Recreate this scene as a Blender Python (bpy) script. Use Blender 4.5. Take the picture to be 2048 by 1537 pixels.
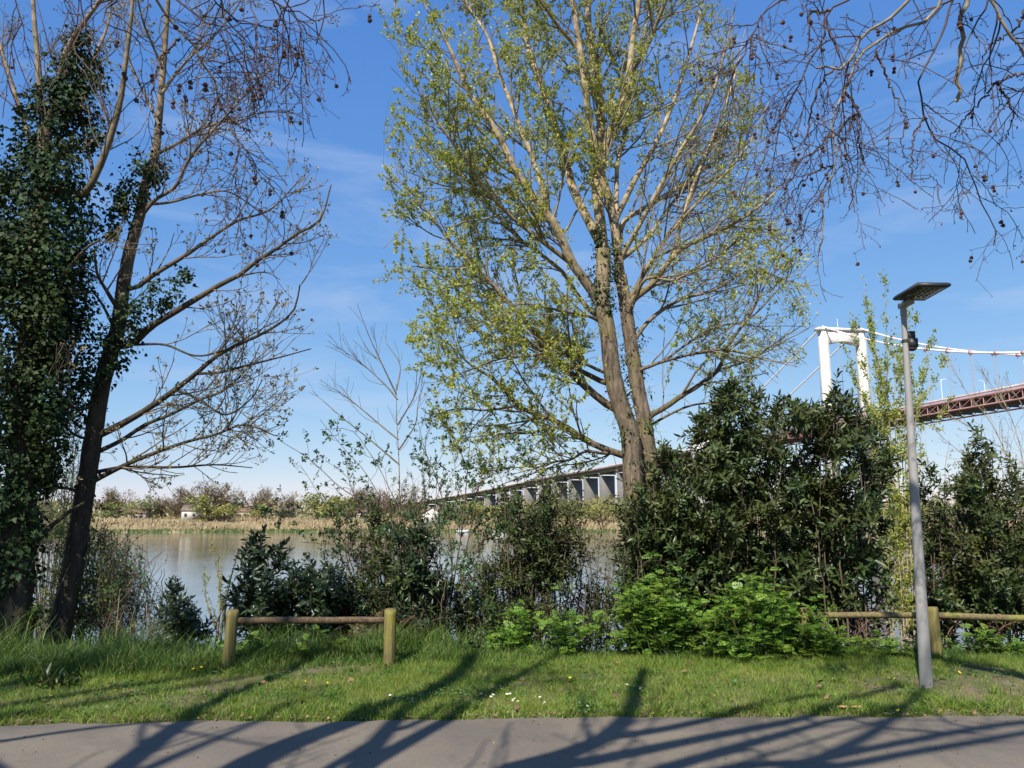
import bpy, bmesh, math
import numpy as np
from mathutils import Vector, Matrix, Euler

for o in list(bpy.data.objects):
    bpy.data.objects.remove(o, do_unlink=True)
scene = bpy.context.scene
COL = scene.collection

# ------------------------------------------------------------------ camera
F, CX, CY = 1547.0, 1024.0, 768.5          # focal length and centre in photo pixels (2048 wide)
PITCH = math.radians(9.6)
EYE = 1.65
cam_d = bpy.data.cameras.new('camera')
cam_d.sensor_fit = 'HORIZONTAL'
cam_d.sensor_width = 36.0
cam_d.lens = 36.0 * F / 2048.0
cam_d.clip_start = 0.05
cam_d.clip_end = 20000
cam = bpy.data.objects.new('camera', cam_d)
cam.location = (0, 0, EYE)
cam.rotation_euler = (math.pi / 2 + PITCH, 0, 0)
COL.objects.link(cam)
scene.camera = cam

# ------------------------------------------------------------------ sky and sun
SUN_EL = math.radians(45)
SUN_AZ = math.atan2(0.40, 0.915)            # light travels forward and a little to the right
SH = np.array([math.sin(SUN_AZ), math.cos(SUN_AZ)])   # direction in which shadows fall on the ground
world = bpy.data.worlds.new('World')
scene.world = world
world.use_nodes = True
wn, wl = world.node_tree.nodes, world.node_tree.links
wn.clear()
w_out = wn.new('ShaderNodeOutputWorld')
w_bg = wn.new('ShaderNodeBackground')
w_sky = wn.new('ShaderNodeTexSky')
w_sky.sky_type = 'NISHITA'
w_sky.sun_disc = False
w_sky.sun_elevation = SUN_EL
w_sky.sun_rotation = math.pi + SUN_AZ
w_sky.altitude = 0
w_sky.air_density = 1.0
w_sky.dust_density = 0.0
w_sky.ozone_density = 3.6
# thin high cirrus
w_tc = wn.new('ShaderNodeTexCoord')
w_map = wn.new('ShaderNodeMapping')
w_map.inputs['Scale'].default_value = (1.6, 1.6, 9.0)
w_map.inputs['Rotation'].default_value = (0.12, -0.10, 0.4)
w_nz = wn.new('ShaderNodeTexNoise')
w_nz.inputs['Scale'].default_value = 1.7
w_nz.inputs['Detail'].default_value = 7
w_nz.inputs['Roughness'].default_value = 0.55
w_nz.inputs['Distortion'].default_value = 0.6
w_rmp = wn.new('ShaderNodeValToRGB')
w_rmp.color_ramp.elements[0].position = 0.52
w_rmp.color_ramp.elements[1].position = 0.85
w_rmp.color_ramp.elements[1].color = (0.42, 0.42, 0.42, 1)
w_mix = wn.new('ShaderNodeMixRGB')
w_mix.inputs['Color2'].default_value = (7.2, 7.6, 8.2, 1)
wl.new(w_tc.outputs['Generated'], w_map.inputs['Vector'])
wl.new(w_map.outputs['Vector'], w_nz.inputs['Vector'])
wl.new(w_nz.outputs['Fac'], w_rmp.inputs['Fac'])
wl.new(w_rmp.outputs['Color'], w_mix.inputs['Fac'])
wl.new(w_sky.outputs['Color'], w_mix.inputs['Color1'])
# the camera's rendering of clear sky: a tone curve for each channel, the same in every direction
w_sep = wn.new('ShaderNodeSeparateColor')
w_com = wn.new('ShaderNodeCombineColor')
wl.new(w_mix.outputs['Color'], w_sep.inputs['Color'])
for ch, (p_, k_) in zip(('Red', 'Green', 'Blue'), ((0.924, 0.55), (0.65, 0.955), (0.30, 2.32))):
    w_p = wn.new('ShaderNodeMath'); w_p.operation = 'POWER'; w_p.inputs[1].default_value = p_
    w_k = wn.new('ShaderNodeMath'); w_k.operation = 'MULTIPLY'; w_k.inputs[1].default_value = k_
    wl.new(w_sep.outputs[ch], w_p.inputs[0]); wl.new(w_p.outputs[0], w_k.inputs[0]); wl.new(w_k.outputs[0], w_com.inputs[ch])
wl.new(w_com.outputs['Color'], w_bg.inputs['Color'])
w_bg.inputs['Strength'].default_value = 0.14
wl.new(w_bg.outputs['Background'], w_out.inputs['Surface'])

sun_d = bpy.data.lights.new('sun', 'SUN')
sun_d.energy = 5.0
sun_d.angle = math.radians(0.53)
sun_d.color = (1.0, 0.94, 0.84)
sun = bpy.data.objects.new('sun', sun_d)
sd = Vector((SH[0] * math.cos(SUN_EL), SH[1] * math.cos(SUN_EL), -math.sin(SUN_EL)))
sun.rotation_euler = sd.to_track_quat('-Z', 'Y').to_euler()
sun.location = (-20, -40, 50)
COL.objects.link(sun)

vs = scene.view_settings
vs.view_transform = 'Standard'
vs.look = 'None'
vs.exposure = 0.6
vs.gamma = 1.0
vs.use_curve_mapping = False
scene.cycles.max_bounces = 8
scene.cycles.diffuse_bounces = 4
scene.cycles.glossy_bounces = 3
scene.cycles.transmission_bounces = 4
scene.cycles.caustics_reflective = False
scene.cycles.caustics_refractive = False

# ------------------------------------------------------------------ helpers
def px(u, v, Y):
    """World point seen at photo pixel (u, v) and standing at depth Y in front of the camera (arrays allowed)."""
    u, v, Y = np.broadcast_arrays(np.asarray(u, float), np.asarray(v, float), np.asarray(Y, float))
    a, b = (u - CX) / F, (CY - v) / F
    fw = math.cos(PITCH) - b * math.sin(PITCH)
    up = math.sin(PITCH) + b * math.cos(PITCH)
    t = Y / fw
    return np.stack([a * t, Y, EYE + up * t], -1)

def gpx(u, v, z=0.0):
    """World point at photo pixel (u, v) on the level z."""
    a, b = (u - CX) / F, (CY - v) / F
    fw = math.cos(PITCH) - b * math.sin(PITCH)
    up = math.sin(PITCH) + b * math.cos(PITCH)
    t = (z - EYE) / up
    return np.array([a * t, fw * t, z])

def proj(P):
    x, y, z = P[..., 0], P[..., 1], P[..., 2] - EYE
    c = y * math.cos(PITCH) + z * math.sin(PITCH)
    h = z * math.cos(PITCH) - y * math.sin(PITCH)
    c = np.where(np.abs(c) < 1e-3, 1e-3, c)
    return CX + F * x / c, CY - F * h / c, c

def nrm(v):
    return v / np.maximum(np.linalg.norm(v, axis=-1, keepdims=True), 1e-9)

def smooth01(x):
    x = np.clip(x, 0, 1)
    return x * x * (3 - 2 * x)

def edge_y(x):
    """Far edge of the asphalt path."""
    return 6.74 + 0.035 * x - 0.004 * x * x + 0.02 * np.sin(x * 1.7) + 0.012 * np.sin(x * 5.1 + 1)

WATER_Z = -4.9
def zg(x, y):
    """Height of the near ground."""
    x, y = np.asarray(x, float), np.asarray(y, float)
    z = 0.03 * smooth01((y - edge_y(x)) / 0.25) + 0.02 * np.sin(x * 1.3 + y) * smooth01((y - 7) / 1.0)
    z = z - 0.55 * smooth01((y - 9.3) / 2.6) - 6.6 * smooth01((y - 10.6) / 9.5)
    return z

class Field:
    """Cheap smooth random field in 3D, about -1..1."""
    def __init__(s, rng, freq, n=7):
        s.k = rng.normal(size=(n, 3)) * freq
        s.p = rng.uniform(0, 6.28, n)
    def __call__(s, P):
        return np.sin(P @ s.k.T + s.p).sum(-1) / math.sqrt(len(s.p)) * 1.1

def link(o, parent=None):
    COL.objects.link(o)
    if parent is not None:
        o.parent = parent
        o.matrix_parent_inverse = Matrix.Identity(4)
    return o

def tag(o, label=None, cat=None, group=None, kind=None):
    if label: o['label'] = label
    if cat: o['category'] = cat
    if group: o['group'] = group
    if kind: o['kind'] = kind
    return o

def empty(name, loc, label, cat, group=None, rz=0.0):
    o = bpy.data.objects.new(name, None)
    o.empty_display_size = 0.2
    o.location = loc
    o.rotation_euler = (0, 0, rz)
    link(o)
    return tag(o, label, cat, group)

def build(name, V, faces, mat, parent=None, smooth=False, kind=None, local=True):
    """One mesh object; V in world coordinates unless local is False; faces = list of int arrays (n,3) or (n,4)."""
    V = np.asarray(V, float)
    if parent is not None and local:
        q = parent
        while q is not None:
            V = V - np.array(q.location)
            q = q.parent
    me = bpy.data.meshes.new(name)
    faces = [np.asarray(f, np.int32) for f in faces if len(f)]
    nl = sum(f.size for f in faces)
    nf = sum(len(f) for f in faces)
    me.vertices.add(len(V))
    me.vertices.foreach_set('co', V.astype(np.float32).ravel())
    me.loops.add(nl)
    me.loops.foreach_set('vertex_index', np.concatenate([f.ravel() for f in faces]))
    me.polygons.add(nf)
    tot = np.concatenate([np.full(len(f), f.shape[1], np.int32) for f in faces])
    st = np.concatenate([[0], np.cumsum(tot)[:-1]]).astype(np.int32)
    me.polygons.foreach_set('loop_start', st)
    me.polygons.foreach_set('loop_total', tot)
    if smooth:
        me.polygons.foreach_set('use_smooth', np.ones(nf, bool))
    me.update(calc_edges=True)
    me.validate()
    if mat: me.materials.append(mat)
    o = bpy.data.objects.new(name, me)
    link(o, parent)
    if kind: o['kind'] = kind
    return o

class Geo:
    """Collects vertices and faces for one mesh."""
    def __init__(s):
        s.V, s.F3, s.F4, s.n = [], [], [], 0
    def add(s, V, F3=None, F4=None):
        V = np.asarray(V, float).reshape(-1, 3)
        if F3 is not None and len(F3): s.F3.append(np.asarray(F3) + s.n)
        if F4 is not None and len(F4): s.F4.append(np.asarray(F4) + s.n)
        s.V.append(V); s.n += len(V)
        return s
    def box(s, c, size, rz=0.0, R=None):
        c = np.asarray(c, float); h = np.asarray(size, float) / 2
        q = np.array([[-1,-1,-1],[1,-1,-1],[1,1,-1],[-1,1,-1],[-1,-1,1],[1,-1,1],[1,1,1],[-1,1,1]]) * h
        if R is None:
            ca, sa = math.cos(rz), math.sin(rz)
            R = np.array([[ca,-sa,0],[sa,ca,0],[0,0,1]])
        return s.add(q @ R.T + c, None, [[0,3,2,1],[4,5,6,7],[0,1,5,4],[1,2,6,5],[2,3,7,6],[3,0,4,7]])
    def prism(s, A, B):
        """Closed solid between two loops of the same point count."""
        n = len(A)
        i = np.arange(n); j = (i + 1) % n
        V = np.vstack([A, B, [np.mean(A, 0)], [np.mean(B, 0)]])
        f4 = np.stack([i, j, j + n, i + n], 1)
        f3 = np.vstack([np.stack([j, i, np.full(n, 2 * n)], 1), np.stack([i + n, j + n, np.full(n, 2 * n + 1)], 1)])
        return s.add(V, f3, f4)
    def tubes(s, P, R, S):
        P = np.asarray(P, float); R = np.asarray(R, float)
        if P.ndim == 2: P, R = P[None], R[None]
        if not len(P): return s
        V, Fq = tube_arrays(P, R, S)
        return s.add(V, None, Fq)
    def build(s, name, mat, parent=None, **k):
        if not s.V: return None
        fs = []
        if s.F3: fs.append(np.vstack(s.F3))
        if s.F4: fs.append(np.vstack(s.F4))
        return build(name, np.vstack(s.V), fs, mat, parent, **k)

def tube_arrays(P, R, S):
    N, K, _ = P.shape
    T = np.empty_like(P)
    T[:, 1:-1] = P[:, 2:] - P[:, :-2]
    T[:, 0] = P[:, 1] - P[:, 0]
    T[:, -1] = P[:, -1] - P[:, -2]
    T = nrm(T)
    md = np.abs(nrm(P[:, -1] - P[:, 0]))
    ref = np.eye(3)[np.argmin(md, 1)][:, None, :]
    U = nrm(np.cross(T, np.broadcast_to(ref, T.shape)))
    W = np.cross(T, U)
    a = np.arange(S) / S * 2 * math.pi
    ring = U[:, :, None, :] * np.cos(a)[None, None, :, None] + W[:, :, None, :] * np.sin(a)[None, None, :, None]
    Rr = R[:, :, None, None] if R.ndim == 2 else R[:, :, :, None]
    V = P[:, :, None, :] + ring * Rr
    i = np.arange(N)[:, None, None] * K * S
    k = np.arange(K - 1)[None, :, None] * S
    j = np.arange(S)[None, None, :]
    j2 = (j + 1) % S
    q = np.stack(np.broadcast_arrays(i + k + j, i + k + S + j, i + k + S + j2, i + k + j2), -1)
    return V.reshape(-1, 3), q.reshape(-1, 4)

def spline(pts, n):
    """Catmull-Rom through the points, n samples evenly spread by length."""
    p = np.asarray(pts, float)
    if len(p) == 2:
        t = np.linspace(0, 1, n)[:, None]
        return p[0] * (1 - t) + p[1] * t
    q = np.vstack([2 * p[0] - p[1], p, 2 * p[-1] - p[-2]])
    out = []
    m = 12
    for i in range(len(p) - 1):
        a, b, c, d = q[i:i + 4]
        t = np.linspace(0, 1, m, endpoint=False)[:, None]
        out.append(0.5 * (2 * b + (c - a) * t + (2 * a - 5 * b + 4 * c - d) * t ** 2 + (3 * b - a - 3 * c + d) * t ** 3))
    out = np.vstack(out + [p[-1:]])
    L = np.concatenate([[0], np.cumsum(np.linalg.norm(np.diff(out, axis=0)[:, :3], axis=1))])
    s = np.linspace(0, L[-1], n)
    return np.stack([np.interp(s, L, out[:, k]) for k in range(out.shape[1])], 1)

def limb_px(pts, Y0, Y1, K=24, power=1.0):
    """A limb traced in the photo: pixel points, depth running from Y0 at its root to Y1 at its tip."""
    p = np.asarray(pts, float)
    d = np.concatenate([[0], np.cumsum(np.linalg.norm(np.diff(p, axis=0), axis=1))]); d /= d[-1]
    Y = Y0 + (Y1 - Y0) * d ** power
    return spline(px(p[:, 0], p[:, 1], Y), K)

def grow(rng, P, R, per_m, t=(0.15, 1.0), ang=(30, 60), length=(0.3, 0.8), tip=0.5, up=0.1, wander=0.12,
         K=6, rk=0.6, rmax=0.02, rtip=0.002, zig=0.0, keep=None, bias=None):
    """Children sprouting from the parent polylines P (N,K,3) with radii R (N,K)."""
    N, KP, _ = P.shape
    if N == 0: return np.zeros((0, K, 3)), np.zeros((0, K))
    seg = np.linalg.norm(np.diff(P, axis=1), axis=2).sum(1)
    cnt = rng.poisson(seg * per_m * (t[1] - t[0]))
    idx = np.repeat(np.arange(N), cnt)
    M = len(idx)
    if M == 0: return np.zeros((0, K, 3)), np.zeros((0, K))
    tt = rng.uniform(t[0], t[1], M)
    f = tt * (KP - 1); i0 = np.minimum(f.astype(int), KP - 2); w = (f - i0)[:, None]
    A, B = P[idx, i0], P[idx, i0 + 1]
    pos = A * (1 - w) + B * w
    T = nrm(B - A)
    rad = R[idx, i0] * (1 - w[:, 0]) + R[idx, i0 + 1] * w[:, 0]
    side = nrm(np.cross(T, rng.normal(size=(M, 3))))
    an = np.radians(rng.uniform(ang[0], ang[1], M))[:, None]
    d = np.cos(an) * T + np.sin(an) * side
    if bias is not None: d = nrm(d + np.asarray(bias))
    L = rng.uniform(length[0], length[1], M) * (1 - (1 - tip) * tt)
    step = (L / (K - 1))[:, None]
    out = np.empty((M, K, 3)); out[:, 0] = pos
    zs = nrm(np.cross(d, rng.normal(size=(M, 3))))
    sg = 1.0
    for k in range(1, K):
        d = nrm(d + wander * rng.normal(size=(M, 3)) + np.array([0, 0, up]) + zig * sg * zs)
        sg = -sg
        out[:, k] = out[:, k - 1] + d * step
    r0 = np.minimum(rad * rk, rmax * np.clip(L / length[1], 0.35, 1))
    s = np.linspace(0, 1, K)[None, :]
    RR = r0[:, None] * (1 - s) + np.minimum(rtip, r0)[:, None] * s
    if keep is not None:
        m = keep(out)
        out, RR = out[m], RR[m]
    return out, RR

# leaf templates: (verts x along, y across, z up), triangles
T_DIAMOND = (np.array([[0,0,0],[.45,.30,.06],[1,0,-.03],[.45,-.30,.06]]), np.array([[0,3,2],[0,2,1]]))
T_LAUREL = (np.array([[0,0,0],[.32,.17,.045],[.70,.13,.03],[1,0,-.06],[.70,-.13,.03],[.32,-.17,.045]]),
            np.array([[0,3,2],[0,2,1],[0,5,4],[0,4,3]]))
T_IVY = (np.array([[0,0,0],[.18,.42,.03],[.5,.30,.05],[1,0,-.08],[.5,-.30,.05],[.18,-.42,.03]]),
         np.array([[0,3,2],[0,2,1],[0,5,4],[0,4,3]]))
def _pinnate(n=4, sub=.34):
    V, Fc = [], []
    def leaf(x, y, ang, L, W, z):
        b = len(V)
        c, s_ = math.cos(ang), math.sin(ang)
        for (a, w, h) in ((0,0,0),(.45,W,.03),(1,0,-.05),(.45,-W,.03)):
            V.append([x + L * (a * c - w * s_), y + L * (a * s_ + w * c), z + L * h])
        Fc.extend([[b, b+3, b+2], [b, b+2, b+1]])
    for i in range(n):
        x = .22 + .58 * i / (n - 1)
        L = sub * (1.05 - .45 * i / (n - 1))
        z = .05 - .14 * x * x
        for s_ in (-1, 1):
            leaf(x, 0, s_ * 1.0, L, .34, z)
    leaf(.74, 0, 0, sub * .8, .36, -.05)
    b = len(V)
    V.extend([[0,.008,0],[0,-.008,0],[.8,0,-.04]]); Fc.append([b, b+1, b+2])
    return np.array(V), np.array(Fc)
T_PINNATE = _pinnate()

def leaves(geo, pos, dirs, ups, size, template, squash=None):
    tv, tf = template
    n = len(pos)
    if n == 0: return
    X = nrm(dirs)
    Yv = nrm(np.cross(ups, X))
    Z = np.cross(X, Yv)
    size = np.broadcast_to(np.asarray(size, float), (n,))
    t = tv[None] * size[:, None, None]
    if squash is not None:
        t = t.copy(); t[:, :, 1] *= np.broadcast_to(squash, (n,))[:, None]
    V = pos[:, None, :] + t[..., 0:1] * X[:, None] + t[..., 1:2] * Yv[:, None] + t[..., 2:3] * Z[:, None]
    F3 = tf[None] + (np.arange(n) * len(tv))[:, None, None]
    geo.add(V.reshape(-1, 3), F3.reshape(-1, 3))

def along(rng, P, n, t0=0.2, t1=1.0):
    """n random points on each polyline -> position, tangent."""
    N, K, _ = P.shape
    idx = np.repeat(np.arange(N), n)
    f = rng.uniform(t0, t1, len(idx)) * (K - 1)
    i0 = np.minimum(f.astype(int), K - 2); w = (f - i0)[:, None]
    A, B = P[idx, i0], P[idx, i0 + 1]
    return A * (1 - w) + B * w, nrm(B - A)

def tufts(geo, rng, pos, T, n, size, template, spread=1.0, upb=0.3, drop=0.0, jit=0.01):
    """n leaves fanning out of each position."""
    idx = np.repeat(np.arange(len(pos)), n)
    M = len(idx)
    d = nrm(T[idx] * 0.5 + spread * nrm(rng.normal(size=(M, 3))) + np.array([0, 0, upb - drop]))
    u = nrm(np.array([0, 0, 1.0]) + 0.7 * rng.normal(size=(M, 3)))
    leaves(geo, pos[idx] + rng.normal(size=(M, 3)) * jit, d, u, rng.uniform(size[0], size[1], M), template)

# ------------------------------------------------------------------ materials
MATS = {}
def node_mat(name):
    m = bpy.data.materials.new(name); m.use_nodes = True
    n, l = m.node_tree.nodes, m.node_tree.links
    b = n['Principled BSDF']
    return m, n, l, b

def plain(name, col, rough=0.6, metal=0.0, noise=0.25, scale=8.0, bump=0.0, spec=0.4, detail=5):
    m, n, l, b = node_mat(name)
    tc = n.new('ShaderNodeTexCoord')
    nz = n.new('ShaderNodeTexNoise'); nz.inputs['Scale'].default_value = scale; nz.inputs['Detail'].default_value = detail
    l.new(tc.outputs['Object'], nz.inputs['Vector'])
    r = n.new('ShaderNodeValToRGB')
    c = np.array(col)
    r.color_ramp.elements[0].color = (*(c * (1 - noise)), 1)
    r.color_ramp.elements[1].color = (*np.minimum(c * (1 + noise), 1), 1)
    r.color_ramp.elements[0].position = 0.3; r.color_ramp.elements[1].position = 0.7
    l.new(nz.outputs['Fac'], r.inputs['Fac'])
    l.new(r.outputs['Color'], b.inputs['Base Color'])
    b.inputs['Roughness'].default_value = rough
    b.inputs['Metallic'].default_value = metal
    b.inputs['Specular IOR Level'].default_value = spec
    if bump:
        bp = n.new('ShaderNodeBump'); bp.inputs['Strength'].default_value = bump; bp.inputs['Distance'].default_value = 0.02
        l.new(nz.outputs['Fac'], bp.inputs['Height'])
        l.new(bp.outputs['Normal'], b.inputs['Normal'])
    return m

def leafmat(name, cols, rough=0.5, transl=0.3, spec=0.35, patch=None):
    """Leaf: a colour picked per leaf from the ramp, partly translucent."""
    m, n, l, b = node_mat(name)
    g = n.new('ShaderNodeNewGeometry')
    r = n.new('ShaderNodeValToRGB')
    el = r.color_ramp.elements
    while len(el) < len(cols): el.new(0.5)
    for i, c in enumerate(cols):
        el[i].position = i / (len(cols) - 1)
        el[i].color = (*c, 1)
    l.new(g.outputs['Random Per Island'], r.inputs['Fac'])
    col = r.outputs['Color']
    if patch:                                   # slow drift of tint from clump to clump
        tc = n.new('ShaderNodeTexCoord')
        nz = n.new('ShaderNodeTexNoise'); nz.inputs['Scale'].default_value = patch[1]; nz.inputs['Detail'].default_value = 3
        l.new(tc.outputs['Object'], nz.inputs['Vector'])
        rr = n.new('ShaderNodeValToRGB')
        rr.color_ramp.elements[0].position = 0.42; rr.color_ramp.elements[1].position = 0.62
        l.new(nz.outputs['Fac'], rr.inputs['Fac'])
        mx = n.new('ShaderNodeMixRGB'); mx.inputs['Color2'].default_value = (*patch[0], 1)
        ml = n.new('ShaderNodeMath'); ml.operation = 'MULTIPLY'; ml.inputs[1].default_value = patch[2]
        l.new(rr.outputs['Color'], ml.inputs[0]); l.new(ml.outputs[0], mx.inputs['Fac'])
        l.new(col, mx.inputs['Color1']); col = mx.outputs['Color']
    l.new(col, b.inputs['Base Color'])
    b.inputs['Roughness'].default_value = rough
    b.inputs['Specular IOR Level'].default_value = spec
    if transl > 0:
        t = n.new('ShaderNodeBsdfTranslucent')
        l.new(col, t.inputs['Color'])
        mix = n.new('ShaderNodeMixShader'); mix.inputs['Fac'].default_value = transl
        l.new(b.outputs['BSDF'], mix.inputs[1]); l.new(t.outputs['BSDF'], mix.inputs[2])
        l.new(mix.outputs['Shader'], n['Material Output'].inputs['Surface'])
    return m

def bark(name, dark, light, scale=6.0, stretch=0.25, bump=0.6, rough=0.85, moss=None, young=None):
    """Bark: furrows drawn out along z; moss = (colour, amount); young = (colour, z from, z to) paler high in the tree."""
    m, n, l, b = node_mat(name)
    tc = n.new('ShaderNodeTexCoord')
    mp = n.new('ShaderNodeMapping'); mp.inputs['Scale'].default_value = (1, 1, stretch)
    l.new(tc.outputs['Object'], mp.inputs['Vector'])
    nz = n.new('ShaderNodeTexNoise'); nz.inputs['Scale'].default_value = scale * 3; nz.inputs['Detail'].default_value = 8; nz.inputs['Roughness'].default_value = 0.65
    l.new(mp.outputs['Vector'], nz.inputs['Vector'])
    r = n.new('ShaderNodeValToRGB')
    r.color_ramp.elements[0].position = 0.35; r.color_ramp.elements[1].position = 0.68
    r.color_ramp.elements[0].color = (*dark, 1); r.color_ramp.elements[1].color = (*light, 1)
    l.new(nz.outputs['Fac'], r.inputs['Fac'])
    col = r.outputs['Color']
    if young:
        r2 = n.new('ShaderNodeValToRGB')
        r2.color_ramp.elements[0].position = 0.38; r2.color_ramp.elements[1].position = 0.6
        y = np.array(young[0])
        r2.color_ramp.elements[0].color = (*(y * 0.42), 1); r2.color_ramp.elements[1].color = (*y, 1)
        nb = n.new('ShaderNodeTexNoise'); nb.inputs['Scale'].default_value = 5; nb.inputs['Detail'].default_value = 6
        mb = n.new('ShaderNodeMapping'); mb.inputs['Scale'].default_value = (1, 1, 1.6)
        l.new(tc.outputs['Object'], mb.inputs['Vector']); l.new(mb.outputs['Vector'], nb.inputs['Vector'])
        l.new(nb.outputs['Fac'], r2.inputs['Fac'])
        sx = n.new('ShaderNodeSeparateXYZ'); l.new(tc.outputs['Object'], sx.inputs[0])
        mr = n.new('ShaderNodeMapRange'); mr.inputs['From Min'].default_value = young[1]; mr.inputs['From Max'].default_value = young[2]
        l.new(sx.outputs['Z'], mr.inputs['Value'])
        mx = n.new('ShaderNodeMixRGB')
        l.new(mr.outputs['Result'], mx.inputs['Fac']); l.new(col, mx.inputs['Color1']); l.new(r2.outputs['Color'], mx.inputs['Color2'])
        col = mx.outputs['Color']
    if moss:
        nm = n.new('ShaderNodeTexNoise'); nm.inputs['Scale'].default_value = 2.6; nm.inputs['Detail'].default_value = 6
        l.new(tc.outputs['Object'], nm.inputs['Vector'])
        rm = n.new('ShaderNodeValToRGB')
        rm.color_ramp.elements[0].position = 0.5; rm.color_ramp.elements[1].position = 0.7
        rm.color_ramp.elements[1].color = (moss[1],) * 3 + (1,)
        l.new(nm.outputs['Fac'], rm.inputs['Fac'])
        mx = n.new('ShaderNodeMixRGB'); mx.inputs['Color2'].default_value = (*moss[0], 1)
        l.new(rm.outputs['Color'], mx.inputs['Fac']); l.new(col, mx.inputs['Color1'])
        col = mx.outputs['Color']
    l.new(col, b.inputs['Base Color'])
    b.inputs['Roughness'].default_value = rough
    b.inputs['Specular IOR Level'].default_value = 0.2
    bp = n.new('ShaderNodeBump'); bp.inputs['Strength'].default_value = bump; bp.inputs['Distance'].default_value = 0.03
    l.new(nz.outputs['Fac'], bp.inputs['Height']); l.new(bp.outputs['Normal'], b.inputs['Normal'])
    return m

M = MATS
M['poplar_bark'] = bark('poplar_bark', (.055,.042,.030), (.23,.18,.13), young=((.50,.39,.25), 5.6, 8.4), moss=((.20,.19,.04), .5), bump=.8)
M['ash_bark'] = bark('ash_bark', (.024,.018,.014), (.085,.065,.048), moss=((.09,.09,.035), .4), young=((.26,.20,.13), 4.0, 8.0))
M['twig_ash'] = plain('twig_ash', (.15,.115,.08), .8, noise=.45, scale=6)
M['plane_bark'] = bark('plane_bark', (.16,.13,.09), (.36,.31,.22), bump=.3, moss=((.16,.15,.05), .35))
M['twig_dark'] = plain('twig_dark', (.10,.065,.05), .8, noise=.3, scale=20)
M['twig_plane'] = plain('twig_plane', (.075,.046,.038), .75, noise=.35, scale=12)
M['twig_pale'] = plain('twig_pale', (.32,.25,.17), .8, noise=.35, scale=9)
M['twig_poplar'] = plain('twig_poplar', (.20,.165,.12), .8, noise=.4, scale=6)
M['twig_red'] = plain('twig_red', (.20,.10,.07), .8, noise=.4, scale=9)
M['stem_brown'] = plain('stem_brown', (.11,.08,.055), .85, noise=.35, scale=14, bump=.3)
M['poplar_leaf'] = leafmat('poplar_leaf', [(.25,.30,.055),(.37,.41,.08),(.50,.52,.13)], .42, .42, patch=((.47,.46,.08), .8, .4))
M['poplar_leaf_young'] = leafmat('poplar_leaf_young', [(.24,.30,.05),(.34,.38,.07),(.42,.44,.10)], .42, .4)
M['bud'] = leafmat('bud', [(.12,.10,.05),(.20,.18,.08),(.28,.24,.13)], .6, .15)
M['plane_bud'] = leafmat('plane_bud', [(.09,.05,.038),(.17,.09,.065),(.25,.15,.10)], .6, .2)
M['ivy_leaf'] = leafmat('ivy_leaf', [(.010,.024,.009),(.018,.042,.013),(.042,.08,.026)], .55, .06, spec=.18, patch=((.055,.068,.014), 1.3, .5))
M['laurel_leaf'] = leafmat('laurel_leaf', [(.02,.04,.011),(.036,.066,.017),(.065,.10,.027)], .42, .12, spec=.4, patch=((.085,.085,.02), 1.1, .45))
M['laurel_dark'] = leafmat('laurel_dark', [(.016,.03,.012),(.028,.05,.018),(.045,.07,.028)], .34, .08, spec=.45)
M['privet_leaf'] = leafmat('privet_leaf', [(.022,.042,.012),(.042,.075,.02),(.085,.12,.032)], .42, .22, patch=((.12,.10,.025), 1.4, .5))
M['shrub_leaf'] = leafmat('shrub_leaf', [(.045,.10,.03),(.07,.14,.045),(.12,.19,.06)], .45, .3)
M['yellow_leaf'] = leafmat('yellow_leaf', [(.16,.22,.04),(.26,.31,.06),(.34,.36,.09)], .5, .4)
M['brown_leaf'] = leafmat('brown_leaf', [(.07,.06,.02),(.10,.10,.03),(.15,.11,.04)], .5, .2)
M['herb_leaf'] = leafmat('herb_leaf', [(.06,.15,.018),(.13,.25,.032),(.22,.34,.055)], .45, .38, patch=((.20,.27,.035), 2.6, .55))
M['lawn'] = leafmat('lawn', [(.06,.135,.012),(.11,.215,.022),(.19,.285,.04),(.31,.31,.09)], .5, .35, patch=((.25,.30,.05), 2.2, .6))
M['clover'] = leafmat('clover', [(.04,.10,.02),(.07,.15,.03),(.12,.20,.05)], .5, .25)
M['tall_grass'] = leafmat('tall_grass', [(.04,.10,.015),(.075,.16,.025),(.14,.22,.04),(.22,.24,.08)], .5, .35)
M['dry_leaf'] = leafmat('dry_leaf', [(.10,.055,.03),(.20,.12,.07),(.34,.22,.13)], .7, .15)
M['reed'] = leafmat('reed', [(.22,.165,.09),(.31,.24,.14),(.40,.32,.20)], .8, .1)
M['sedge'] = leafmat('sedge', [(.06,.09,.025),(.10,.14,.04),(.16,.18,.07)], .7, .15)
M['seed_ball'] = plain('seed_ball', (.085,.045,.04), .9, noise=.5, scale=120, bump=.6)
M['post_wood'] = bark('post_wood', (.10,.085,.035), (.24,.205,.075), scale=9, stretch=.06, bump=.6, moss=((.25,.235,.02), .85))
M['rail_wood'] = bark('rail_wood', (.06,.042,.028), (.16,.11,.068), scale=10, stretch=1.0, bump=.4)
M['rail_wood_mossy'] = bark('rail_wood_mossy', (.09,.07,.035), (.24,.19,.09), scale=10, stretch=1.0, bump=.4, moss=((.25,.26,.05), .7))
M['pole_metal'] = plain('pole_metal', (.27,.26,.25), .5, metal=.0, noise=.10, scale=5, spec=.4)
M['lamp_dark'] = plain('lamp_dark', (.035,.033,.036), .45, noise=.15, scale=8)
M['lamp_lens'] = plain('lamp_lens', (.05,.055,.04), .2, noise=.2, scale=40)
M['led_grey'] = plain('led_grey', (.22,.22,.16), .3, noise=.1)
M['bridge_white'] = plain('bridge_white', (.56,.545,.50), .75, noise=.10, scale=.15)
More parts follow.
